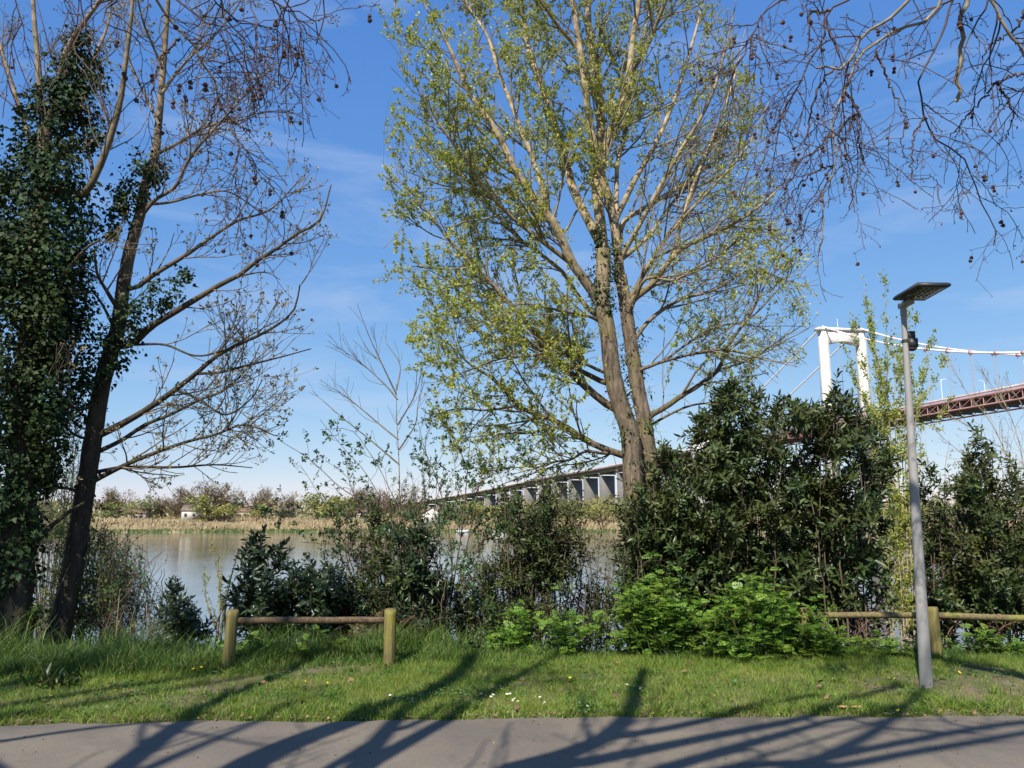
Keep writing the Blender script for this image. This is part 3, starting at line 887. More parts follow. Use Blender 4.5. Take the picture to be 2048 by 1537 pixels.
FT = [
 ('thin bare tree on the far bank just right of the dark leaning trunk', 232, 360, 40, 985, 'bare', 'far_bare'),
 ('pale green bushy tree left of the long low house across the river', 212, 338, 50, 1010, 'green', 'far_green'),
 ('low yellow-green tree above the long low house across the river', 262, 362, 44, 1006, 'green', 'far_willow'),
 ('slender green tree right of the long low house across the river', 297, 345, 34, 996, 'green', 'far_green'),
 ('thin greyish bare tree between slender green tree and big domed bare tree', 322, 352, 30, 1000, 'bare', 'far_bare'),
 ('broad brownish bare tree forming the left half of the tallest dome across the river', 356, 348, 62, 984, 'bare', 'far_bare'),
 ('tallest domed brown bare tree behind the white house across the river', 402, 352, 66, 974, 'bare', 'far_bare'),
 ('leaning yellow-green willow just right of the white house across the river', 414, 318, 46, 994, 'green', 'far_willow'),
 ('small dark evergreen tree right of the willow across the river', 458, 350, 30, 1004, 'dense', 'far_dark'),
 ('small bright willow bush near the reeds right of the leaning willow', 450, 322, 34, 1014, 'green', 'far_willow'),
 ('brown bare tree with a split top right of the small evergreen across the river', 502, 360, 46, 982, 'bare', 'far_bare'),
 ('wide rounded brown bare tree in the middle of the left far bank', 538, 356, 54, 984, 'bare', 'far_bare'),
 ('yellow-green bush in front of the split-top bare tree across the river', 520, 324, 36, 1014, 'green', 'far_willow'),
 ('slim grey bare tree right of the wide rounded bare tree', 576, 360, 30, 990, 'bare', 'far_bare'),
 ('dark green hedge tree by the farmhouse roof across the river', 570, 326, 34, 1020, 'dense', 'far_dark'),
 ('rounded olive-green tree behind the arching bramble across the river', 630, 352, 52, 990, 'green', 'far_green'),
 ('yellowish tree with airy crown right of the olive-green tree across the river', 662, 344, 44, 996, 'green', 'far_willow'),
 ('green bushy tree left of the reddish bare trees across the river', 694, 336, 40, 1004, 'green', 'far_green'),
 ('left one of the reddish bare trees seen behind the thin sapling', 738, 352, 50, 984, 'bare', 'far_bare_red'),
 ('right one of the reddish bare trees seen behind the thin sapling', 782, 356, 54, 982, 'bare', 'far_bare_red'),
 ('pale brown bare tree left of the viaduct end', 822, 352, 44, 978, 'bare', 'far_bare'),
 ('low dark green tree left of the white gable house under the viaduct', 828, 322, 34, 1020, 'dense', 'far_dark'),
 ('green tree beside the white gable house under the viaduct', 900, 326, 40, 1014, 'green', 'far_green'),
 ('yellow-green tree below the viaduct behind the slender shrub', 945, 334, 46, 1004, 'green', 'far_willow'),
 ('bright yellow willow below the viaduct left of the dense green shrub', 1022, 322, 50, 1010, 'green', 'far_willow'),
 ('dark green tree below the viaduct piers behind the dense green shrub', 1080, 330, 50, 1010, 'dense', 'far_dark'),
 ('green tree below the viaduct piers left of the big trunk', 1140, 334, 52, 1006, 'green', 'far_green'),
 ('bright yellow willow just left of the big trunk under the viaduct', 1204, 322, 50, 1012, 'green', 'far_willow'),
 ('olive tree directly behind the base of the big trunk', 1262, 330, 50, 1004, 'green', 'far_green'),
 ('yellowish tree between the big laurel and the lamp pole across the river', 1806, 318, 60, 1000, 'green', 'far_willow'),
 ('green tree right of the lamp pole across the river', 1868, 322, 64, 1004, 'green', 'far_green'),
 ('brown bare tree at the right end across the river', 1932, 332, 60, 992, 'bare', 'far_bare'),
 ('pale yellow-green tree at the right picture edge across the river', 2010, 320, 70, 1000, 'green', 'far_willow'),
]
for a in FT: far_tree(*a)
# the wood that reads as one mass behind them
rng = np.random.default_rng(5)
g = Geo(); N = 30000
x = rng.uniform(-500, 500, N); y = rng.uniform(345, 470, N)
hmax = 6.4 + 2.4 * np.sin(x * .05) + 1.6 * np.sin(x * .13 + 2) + 1.2 * np.sin(x * .31)
z = zf(x, y) + rng.uniform(0, 1, N) ** .7 * hmax
pos = np.stack([x, y, z], 1)
tufts(g, rng, pos, np.tile([0, 0, 1.0], (N, 1)), 1, (1.0, 2.4), T_DIAMOND, 1.0, .4, 0, .3)
M['far_wood'] = leafmat('far_wood', [(.15,.11,.06),(.20,.17,.08),(.22,.22,.08)], .9, .1, patch=((.25,.25,.08), .03, .7))
N2 = 16000
x = rng.uniform(-330, 330, N2); y = rng.uniform(322, 346, N2)
hm = 1.5 + 1.3 * np.sin(x * .09) + 1.0 * np.sin(x * .23 + 1) + .7 * np.sin(x * .6)
k = hm > .2; x, y, hm = x[k], y[k], hm[k]; N2 = len(x)
pos = np.stack([x, y, zf(x, y) + rng.uniform(0, 1, N2) ** .8 * hm], 1)
tufts(g, rng, pos, np.tile([0, 0, 1.0], (N2, 1)), 1, (.5, 1.2), T_DIAMOND, 1.0, .4, 0, .2)
tag(g.build('far_wood', M['far_wood'], ), 'distant low wood of brown and green trees along the far bank', 'wood', kind='stuff')

# ------------------------------------------------------------------ trees: shared builder
def tree_obj(name, label, cat, base, group=None):
    return empty(name, base, label, cat, group)

def limb_part(root, P, R, mat, sides, name='limb', rough=0.0, rng=None):
    K = len(P)
    if rough and rng is not None:
        RR = R[:, None] * (1 + rough * rng.normal(size=(K, sides)))
        V, Fq = tube_arrays(P[None], RR[None], sides)
        return build(name, V, [Fq], mat, root, smooth=True)
    g = Geo(); g.tubes(P, R, sides)
    return g.build(name, mat, root, smooth=True)

def ivy_sleeve(g, rng, path, R, n, size, K=60, clumps=None, thick=.55):
    """Ivy leaves in uneven clumps round a path of radius R (array)."""
    P = spline(path, K)
    Rr = np.interp(np.linspace(0, 1, K), np.linspace(0, 1, len(R)), R)
    nc = clumps or max(20, n // 35)
    w = Rr / Rr.sum()
    ci = rng.choice(K, nc, p=w)
    ca = rng.uniform(0, 2 * math.pi, nc)
    T = nrm(np.gradient(P, axis=0))
    U = nrm(np.cross(T, [0, 1.0, .2])); W = np.cross(T, U)
    rad = Rr[ci] * (rng.uniform(.35, .95, nc) + .42 * (rng.uniform(size=nc) < .22) * rng.uniform(.3, 1, nc))
    out = U[ci] * np.cos(ca)[:, None] + W[ci] * np.sin(ca)[:, None]
    C = P[ci] + out * rad[:, None]
    k = rng.integers(0, nc, n)
    spread = ((.05 + .26 * Rr[ci]) * rng.uniform(.5, 1.35, nc))[k][:, None]
    off = rng.normal(size=(n, 3)) * spread * [.6, .6, .75]
    pos = C[k] + off
    axis = P[ci][k]
    outw = nrm((pos - axis) * [1, 1, .2])
    d = nrm(np.array([0, 0, -1.0]) * .7 + outw * .6 + .6 * rng.normal(size=(n, 3)))
    u = nrm(outw + .5 * rng.normal(size=(n, 3)) + [0, 0, .5])
    leaves(g, pos, d, u, rng.uniform(size[0] * .6, size[1], n), T_IVY)

# ---- big poplar in the middle
def big_poplar():
    rng = np.random.default_rng(21)
    Y0 = 12.2
    root = tree_obj('poplar_tree', 'huge twin-trunked poplar coming into yellow-green leaf in the middle', 'tree', (float(px(1278, 1000, Y0)[0]), Y0, float(zg(2.0, Y0)) - .15))
    bx, by, bz = root.location
    base = np.array([bx, by, bz])
    mat = M['poplar_bark']
    trunkL = np.vstack([[base + [-.02, -.05, -.1]], px([1272, 1266, 1260, 1240, 1224, 1214, 1203, 1207, 1206], [1090, 960, 870, 808, 740, 655, 602, 551, 500], Y0)])
    trunkR = np.vstack([[base + [.16, .10, -.1]], px([1296, 1302, 1295, 1288, 1278, 1267, 1257, 1250, 1240], [1090, 950, 893, 842, 790, 722, 654, 602, 551], Y0 + .25)])
    tl = spline(trunkL, 60); tr_ = spline(trunkR, 60)
    h = np.linspace(0, 1, 60)
    RL = np.interp(h, [0, .15, .45, 1], [.31, .20, .158, .115]); RR_ = np.interp(h, [0, .15, .45, 1], [.24, .165, .138, .10])
    limb_part(root, tl, RL, mat, 18, 'trunk', .035, rng)
    limb_part(root, tr_, RR_, mat, 16, 'trunk', .035, rng)
    tip = lambda: rng.uniform(-2.3, 2.3)
    LB = [  # pixel trace, root radius, tip radius, depth offset at the tip
     ([(1206,500),(1200,440),(1193,376),(1197,308),(1202,239),(1190,137),(1178,68),(1175,0),(1168,-120),(1160,-260)], .135, .05, .3),
     ([(1240,551),(1230,461),(1219,403),(1196,325),(1178,239),(1168,154),(1158,85),(1144,0),(1120,-120),(1090,-230)], .12, .04, -.9),
     ([(1158,99),(1130,70),(1110,44),(1090,16),(1079,0),(1062,-40),(1040,-110)], .05, .02, -1.8),
     ([(1206,500),(1178,444),(1148,383),(1131,325),(1120,280),(1093,205),(1072,143),(1055,92),(1045,27),(1042,0),(1030,-130)], .115, .05, 1.3),
     ([(1200,612),(1178,572),(1144,527),(1110,451),(1059,383),(1028,338),(1004,284),(980,246),(946,198),(919,143),(891,79),(857,24),(815,-50)], .125, .035, -1.4),
     ([(1120,465),(1100,434),(1083,369),(1062,308),(1042,260),(1021,205),(997,143),(973,68),(939,17),(905,-60)], .075, .03, .9),
     ([(1198,400),(1206,330),(1220,260),(1243,222),(1257,154),(1267,68),(1278,0),(1290,-100),(1297,-200)], .10, .045, -.5),
     ([(1258,150),(1288,106),(1315,44),(1332,0),(1355,-80)], .06, .03, -1.3),
     ([(1232,470),(1233,393),(1235,325),(1250,273),(1260,212),(1275,120),(1300,20),(1310,-60)], .065, .025, 1.6),
     ([(1255,630),(1264,602),(1298,575),(1325,541),(1360,500),(1420,470),(1480,440),(1540,395),(1590,340)], .085, .02, -1.0),
     ([(1345,515),(1370,420),(1395,350),(1440,240),(1470,150),(1490,60)], .05, .02, .8),
     ([(1240,480),(1247,444),(1288,417),(1332,390),(1377,359),(1410,315),(1450,255),(1490,180)], .07, .02, 1.7),
     ([(1231,440),(1270,360),(1310,290),(1345,210),(1375,120),(1400,30),(1420,-60)], .07, .025, .2),
     ([(1242,520),(1300,470),(1350,400),(1420,330),(1480,300),(1530,250)], .055, .018, 2.1),
     ([(1238,822),(1223,815),(1189,790),(1144,749),(1100,712),(1072,671),(1042,633),(1014,602),(984,568),(953,541),(929,514),(891,472),(850,417),(803,366),(765,330)], .095, .014, -1.0),
     ([(1222,770),(1202,763),(1155,739),(1110,719),(1072,695),(1028,667),(990,647),(953,620),(919,585),(885,551),(850,531),(790,545)], .065, .014, .7),
     ([(1222,748),(1202,743),(1158,722),(1110,705),(1060,712),(1000,718),(940,740),(880,760)], .04, .012, -1.6),
     ([(1262,915),(1243,910),(1196,893),(1155,869),(1110,842),(1069,828),(1035,811),(1008,780),(980,753),(939,729),(900,690),(860,660)], .085, .014, -.8),
     ([(1038,812),(973,821),(919,818),(878,828),(840,855)], .03, .008, -1.4),
     ([(1255,905),(1206,907),(1172,903),(1141,920),(1110,924),(1060,940),(1000,955)], .045, .01, -.7),
     ([(1200,645),(1178,633),(1127,623),(1083,613),(1042,609),(990,630)], .04, .012, -1.8),
     ([(1205,640),(1189,630),(1155,592),(1134,555),(1110,531),(1069,500),(1030,470),(985,420),(940,370),(900,320),(860,300),(805,290)], .06, .014, 1.4),
     ([(1146,530),(1080,480),(1030,440),(985,395),(930,320),(880,250),(830,170),(790,110)], .06, .014, -1.9),
     ([(985,395),(930,380),(880,370),(830,350),(780,330)], .025, .008, -1.2),
     ([(1292,842),(1302,831),(1332,814),(1366,790),(1399,770),(1437,739),(1457,691),(1502,626),(1533,565),(1570,500)], .07, .012, -.6),
     ([(1262,748),(1302,732),(1332,722),(1400,705),(1460,700),(1530,720),(1600,735)], .045, .01, -1.3),
     ([(1290,858),(1336,831),(1380,812),(1440,800),(1500,760)], .035, .01, .9),
     ([(1262,690),(1300,640),(1360,600),(1430,580),(1500,540),(1570,560),(1630,580)], .055, .012, .9),
     ([(1437,739),(1500,720),(1560,680),(1620,640)], .03, .008, -.2),
     ([(1252,610),(1330,480),(1420,380),(1490,300),(1540,200)], .06, .015, -.6),
     ([(1300,573),(1400,540),(1480,480),(1570,430)], .04, .012, 1.2),
     ([(1240,520),(1290,430),(1350,320),(1420,200),(1460,60),(1480,-40)], .06, .02, -1.7),
     ([(1330,720),(1420,660),(1500,650),(1600,690)], .03, .01, .8),
     ([(1255,640),(1290,560),(1350,560),(1420,520),(1500,500)], .045, .012, -1.5),
    ]
    P, R = [], []
    for pts, r0, r1, dy in LB:
        p = limb_px(pts, Y0 + (.1 if pts[0][0] < 1235 else .25), Y0 + dy, 24)
        r = np.interp(np.linspace(0, 1, 24), [0, 1], [r0 * .70, r1 * .68]) * np.interp(np.linspace(0, 1, 24), [0, .7, 1], [1, 1, .3])
        limb_part(root, p, r, mat, 10, 'limb', .03, rng)
        P.append(p); R.append(r)
    P, R = np.array(P), np.array(R)
    # crown as seen: left side ends in ragged lobes
    lx = np.array([-300, 30, 160, 280, 330, 400, 480, 560, 640, 700, 740, 860, 960]); ll = np.array([720, 755, 770, 790, 745, 750, 772, 742, 775, 808, 800, 845, 880])
    rx = np.array([-300, 0, 100, 300, 450, 560, 720, 860, 960]); rl = np.array([1500, 1450, 1510, 1540, 1590, 1645, 1630, 1420, 1330])
    def keep(q):
        u, v, c = proj(q[:, -1])
        return (u > np.interp(v, lx, ll)) & (u < np.interp(v, rx, rl)) & (v < 985)
    b1, r1 = grow(rng, P, R, 6.8, (.12, 1), (22, 58), (.6, 2.0), .55, .03, .09, 9, .5, .028, .006, keep=keep)
    b2, r2 = grow(rng, b1, r1, 5.5, (.12, 1), (25, 60), (.3, .9), .6, .05, .13, 6, .6, .011, .003, keep=keep)
    dr, rr = grow(rng, P[14:], R[14:], 5.0, (.2, 1), (30, 90), (.4, 1.2), .6, -.12, .12, 7, .5, .012, .003, keep=keep)   # drooping shoots low in the crown
    b2 = np.concatenate([b2, ]); 
    t3, r3 = grow(rng, b2, r2, 5.2, (.15, 1), (30, 65), (.10, .32), .6, .10, .15, 4, .7, .005, .0022, keep=keep)
    g = Geo(); g.tubes(b1, r1, 4); g.tubes(b2, r2, 3); g.tubes(dr, rr, 3); g.tubes(t3[:, ::3] if t3.shape[1] == 4 else t3, r3[:, ::3] if t3.shape[1] == 4 else r3, 3)
    g.build('twigs', M['twig_poplar'], root, kind='stuff', smooth=True)
    g = Geo()
    pos, T = along(rng, t3, 1, .75, 1); f = rng.uniform(size=len(pos)) > .45 * smooth01((pos[:, 0] - 1.6) / 1.6); pos, T = pos[f], T[f]; tufts(g, rng, pos, T, 5, (.030, .060), T_DIAMOND, .9, .25, .1, .014)
    pos, T = along(rng, b2, 9, .12, 1); f = Field(rng, 1.1)(pos) + rng.normal(0, .5, len(pos)) - .55 * np.clip(pos[:, 0] - 1.9, -1.2, 4) > -.55
    tufts(g, rng, pos[f], T[f], 5, (.030, .060), T_DIAMOND, .9, .25, .1, .012)
    pos, T = along(rng, dr, 4, .2, 1); tufts(g, rng, pos, T, 3, (.03, .055), T_DIAMOND, .9, .1, .3, .012)
    g.build('leaves', M['poplar_leaf'], root, kind='stuff')
    g = Geo()
    ivy_sleeve(g, rng, px([1215, 1203, 1206, 1212, 1205], [640, 600, 550, 500, 455], Y0 - .02), np.array([.10, .19, .22, .20, .12]), 1500, (.035, .06))
    ivy_sleeve(g, rng, px([1297, 1288, 1278, 1265, 1257, 1250], [893, 842, 790, 722, 654, 600], Y0 + .3), np.array([.15, .18, .17, .17, .17, .14]), 700, (.03, .055))
    ivy_sleeve(g, rng, px([1272, 1262, 1245, 1232], [960, 880, 820, 770], Y0), np.array([.2, .2, .19, .17]), 350, (.03, .055))
    g.build('ivy', M['ivy_leaf'], root, kind='stuff')
    # water shoots and dead trails hanging on the trunks
    tt = np.array([tl, tr_]); rt = np.array([RL, RR_])
    e1, er = grow(rng, tt, rt * .1, 26, (.25, 1), (50, 110), (.15, .7), .8, -.12, .2, 6, .5, .006, .002, bias=(0, -.2, 0))
    g = Geo(); g.tubes(e1, er, 3); g.build('trunk_shoots', M['twig_pale'], root, kind='stuff')
    g = Geo(); pos, T = along(rng, e1, 2, .2, 1); f = rng.uniform(size=len(pos)) < .55; tufts(g, rng, pos[f], T[f], 2, (.025, .05), T_DIAMOND, 1, .1)
    g.build('shoot_leaves', M['poplar_leaf'], root, kind='stuff')
big_poplar()

# ---- leaning tree on the left
def leaning_tree():
    rng = np.random.default_rng(33)
    Y0 = 10.4
    b = px(110, 1292, Y0)
    root = tree_obj('leaning_tree', 'bare dark tree leaning right with ivy patches and long sweeping boughs', 'tree', (float(b[0]), Y0, float(zg(b[0], Y0)) - .1))
    mat = M['ash_bark']
    tk = np.vstack([[np.array(root.location) + [-.03, 0, -.1]], px([112, 142, 166, 186, 206, 235, 248, 265, 280, 290, 310, 318, 325, 332, 340, 350], [1285, 1160, 1010, 880, 760, 660, 560, 480, 430, 370, 310, 240, 150, 60, -60, -200], np.linspace(Y0, Y0 + .4, 16))])
    tk = spline(tk, 80)
    R = np.interp(np.linspace(0, 1, 80), [0, .08, .35, .55, .7, 1], [.175, .132, .106, .072, .048, .02])
    limb_part(root, tk, R, mat, 16, 'trunk', .03, rng)
    LB = [
     ([(196,872),(250,845),(300,815),(350,780),(395,745),(430,715),(475,690),(530,665),(585,625),(600,570)], .07, .012, -.9),
     ([(395,748),(440,745),(480,735),(560,715),(622,698)], .03, .008, -1.2),
     ([(194,905),(245,880),(290,850),(340,830),(400,800),(450,780),(500,730),(520,690)], .045, .01, 1.0),
     ([(188,962),(240,935),(300,910),(370,885),(430,870),(490,850),(550,872)], .05, .009, -.6),
     ([(190,945),(250,935),(350,935),(430,930),(505,936)], .035, .008, .9),
     ([(230,690),(265,688),(300,655),(340,630),(390,600),(440,570),(480,550),(510,525),(550,500),(590,470),(640,440),(662,370)], .075, .012, -.4),
     ([(480,552),(530,545),(560,560)], .02, .006, -.6),
     ([(252,560),(265,580),(300,555),(340,530),(380,505),(430,470),(480,440),(540,420),(600,360)], .055, .010, 1.0),
     ([(284,432),(310,400),(350,375),(372,330),(400,290),(450,235),(500,180),(540,140)], .04, .01, -.8),
     ([(290,410),(340,405),(400,390),(460,385),(540,440)], .03, .008, .7),
     ([(310,310),(350,290),(400,260),(440,245),(490,238),(540,200)], .035, .008, -.4),
     ([(322,190),(350,150),(385,110),(430,70),(470,20),(500,-40)], .035, .01, .6),
     ([(326,140),(305,90),(285,40),(270,-30)], .03, .01, -.6),
     ([(318,250),(290,190),(262,130),(250,60),(246,0),(240,-60)], .03, .01, .9),
     ([(240,625),(215,585),(195,548),(188,500)], .045, .012, -.5),
     ([(232,665),(205,610),(180,575),(165,540)], .035, .01, .8),
     ([(200,800),(160,820),(120,790),(90,740)], .03, .008, -.9),
     ([(186,880),(150,870),(120,840),(100,800)], .03, .008, .6),
     ([(172,985),(120,975),(80,970),(40,985)], .03, .008, -.6),
     ([(268,690),(330,690),(390,712),(450,700),(520,660),(560,640)], .025, .007, -1.2),
     ([(350,780),(400,800),(450,830),(500,800),(525,760)], .028, .007, -1.4),
    ]
    P, Rr = [], []
    for pts, r0, r1, dy in LB:
        p = limb_px(pts, Y0 + .1, Y0 + dy, 24); r = np.linspace(r0 * .74, r1 * .8, 24)
        limb_part(root, p, r, mat, 8, 'limb', .03, rng); P.append(p); Rr.append(r)
    P, Rr = np.array(P), np.array(Rr)
    def keep(q):
        u, v, c = proj(q[:, -1])
        return (u < np.interp(v, [-200, 0, 140, 300, 480, 560, 640, 720, 900, 1000], [560, 560, 570, 640, 690, 560, 640, 640, 565, 500])) & (v < 1010)
    b1, r1 = grow(rng, P, Rr, 6.5, (.12, 1), (25, 55), (.45, 1.2), .6, .07, .10, 8, .5, .016, .005, keep=keep)
    b2, r2 = grow(rng, b1, r1, 6.0, (.15, 1), (25, 55), (.22, .6), .6, .10, .13, 6, .6, .008, .0035, keep=keep)
    t3, r3 = grow(rng, b2, r2, 5.0, (.2, 1), (25, 60), (.08, .22), .7, .14, .15, 4, .8, .005, .003, keep=keep)
    g = Geo(); g.tubes(b1, r1, 5); g.tubes(b2, r2, 4); g.tubes(t3, r3, 3)
    g.build('twigs', M['twig_ash'], root, kind='stuff', smooth=True)
    g = Geo()
    pos, T = t3[:, -1], nrm(t3[:, -1] - t3[:, -2]); tufts(g, rng, pos, T, 5, (.022, .055), T_DIAMOND, .8, .3, 0, .012)
    pos, T = b2[:, -1], nrm(b2[:, -1] - b2[:, -2]); tufts(g, rng, pos, T, 6, (.02, .05), T_DIAMOND, .8, .3, 0, .012)
    g.build('buds', M['bud'], root, kind='stuff')
    g = Geo()
    ivy_sleeve(g, rng, px([120, 160, 200, 228, 260, 300, 345, 385], [835, 790, 735, 680, 650, 612, 582, 560], Y0 - .05), np.array([.2, .24, .24, .26, .24, .22, .20, .12]), 2600, (.045, .075))
    ivy_sleeve(g, rng, px([215, 240, 262, 275, 300, 340], [478, 440, 400, 350, 335, 352], Y0 + .1), np.array([.12, .2, .22, .24, .22, .12]), 1500, (.045, .075))
    ivy_sleeve(g, rng, px([185, 178, 170, 160], [940, 1000, 1060, 1120], Y0), np.array([.16, .2, .19, .16]), 160, (.04, .065))
    g.build('ivy', M['ivy_leaf'], root, kind='stuff')
leaning_tree()

# ---- ivy-covered tree at the left edge
def ivy_tree():
    rng = np.random.default_rng(44)
    Y0 = 9.9
    b = px(22, 1300, Y0)
    root = tree_obj('ivy_covered_tree', 'tall trunk wrapped in dark ivy at the left picture edge', 'tree', (float(b[0]), Y0, float(zg(b[0], Y0)) - .1))
    mat = M['ash_bark']
    tk = np.vstack([[np.array(root.location) + [0, 0, -.1]], px([22, 40, 55, 70, 82, 90], [1290, 1000, 800, 600, 400, 250], Y0)])
    tk = spline(tk, 60)
    R = np.interp(np.linspace(0, 1, 60), [0, .1, .6, 1], [.26, .21, .15, .08])
    limb_part(root, tk, R, mat, 14, 'trunk', .04, rng)
    LB = [
     ([(88,270),(78,150),(70,60),(66,0),(60,-100)], .05, .02, .3),
     ([(88,270),(110,200),(130,110),(165,50),(205,-5),(240,-60)], .05, .02, -.4),
     ([(84,380),(130,380),(168,388),(205,320),(238,215),(252,120),(262,40),(268,-40)], .055, .02, -.6),
     ([(80,330),(50,250),(25,170),(0,90),(-20,20)], .04, .015, .5),
     ([(95,220),(150,170),(190,110),(215,50),(225,-20)], .035, .012, .8),
     ([(70,600),(120,560),(170,500),(200,480)], .04, .012, -.5),
     ([(60,700),(100,720),(140,690),(165,660)], .03, .01, .4),
     ([(160,395),(185,350),(170,280),(160,200),(165,120)], .03, .01, .3),
     ([(60,1095),(95,1060),(130,1030),(170,1005)], .04, .02, .3),
    ]
    P, Rr = [], []
    for pts, r0, r1, dy in LB:
        p = limb_px(pts, Y0, Y0 + dy, 24); r = np.linspace(r0, r1, 24)
        limb_part(root, p, r, mat, 8, 'limb', .03, rng); P.append(p); Rr.append(r)
    P, Rr = np.array(P), np.array(Rr)
    def keep(q):
        u, v, c = proj(q[:, -1]); return (u < 300) & (v < 720)
    b1, r1 = grow(rng, P, Rr, 5.0, (.2, 1), (25, 55), (.45, 1.2), .6, .08, .10, 8, .5, .014, .005, keep=keep)
    b2, r2 = grow(rng, b1, r1, 5.5, (.15, 1), (25, 55), (.2, .55), .6, .10, .13, 6, .6, .007, .003, keep=keep)
    t3, r3 = grow(rng, b2, r2, 4.5, (.2, 1), (25, 60), (.08, .2), .7, .12, .15, 4, .8, .004, .0025, keep=keep)
    g = Geo(); g.tubes(b1, r1, 5); g.tubes(b2, r2, 4); g.tubes(t3, r3, 3)
    g.build('twigs', M['twig_ash'], root, kind='stuff', smooth=True)
    g = Geo(); pos, T = t3[:, -1], nrm(t3[:, -1] - t3[:, -2]); tufts(g, rng, pos, T, 4, (.02, .045), T_DIAMOND, .8, .3, 0, .012)
    g.build('buds', M['bud'], root, kind='stuff')
    g = Geo()
    ivy_sleeve(g, rng, px([15, 22, 30, 40, 50, 65, 80, 95, 110, 120], [1240, 1120, 1000, 880, 760, 640, 500, 380, 260, 170], Y0 - .05),
               np.array([.30, .30, .34, .42, .50, .60, .62, .56, .48, .26]), 22000, (.045, .085), K=90, clumps=430)
    ivy_sleeve(g, rng, px([150, 160, 162, 165], [230, 170, 110, 65], Y0), np.array([.30, .30, .26, .12]), 2000, (.05, .08), clumps=70)
    ivy_sleeve(g, rng, px([-20, -10, 0, 10], [620, 520, 420, 330], Y0 - .1), np.array([.4, .45, .35, .2]), 3000, (.05, .08), clumps=100)
    ivy_sleeve(g, rng, px([150, 120, 100], [520, 620, 760], Y0 + .1), np.array([.30, .36, .36]), 3000, (.05, .08), clumps=100)
    ivy_sleeve(g, rng, px([100, 90, 70], [800, 880, 980], Y0 + .1), np.array([.34, .30, .22]), 2200, (.05, .08), clumps=70)
    ivy_sleeve(g, rng, px([185, 195, 205], [270, 275, 290], Y0), np.array([.12, .15, .1]), 200, (.045, .07), clumps=10)
    g.build('ivy', M['ivy_leaf'], root, kind='stuff')
ivy_tree()

# ------------------------------------------------------------------ plane trees along the path, behind and beside the camera
def out_of_view(q):
    u, v, c = proj(q)
    return ((c < .05) | (u < -60) | (u > 2108) | (v < -40) | (v > 1600)).all(1)

COT = 1 / math.tan(SUN_EL)
def lift(pts, h0, h1):
    """Limb whose shadow falls along the photo pixels pts; its height runs from h0 to h1."""
    out = []
    for (u, v), h in zip(pts, np.linspace(h0, h1, len(pts))):
        G_ = gpx(u, v)
        out.append([G_[0] - h * COT * SH[0], G_[1] - h * COT * SH[1], h])
    return np.array(out)

def seed_ball_mesh():
    bm = bmesh.new()
    bmesh.ops.create_icosphere(bm, subdivisions=2, radius=.0135)
    r = np.random.default_rng(3)
    for v in bm.verts: v.co *= 1 + .12 * r.normal()
    me = bpy.data.meshes.new('seed_ball'); bm.to_mesh(me); bm.free()
    me.materials.append(M['seed_ball'])
    return me
BALL = seed_ball_mesh()

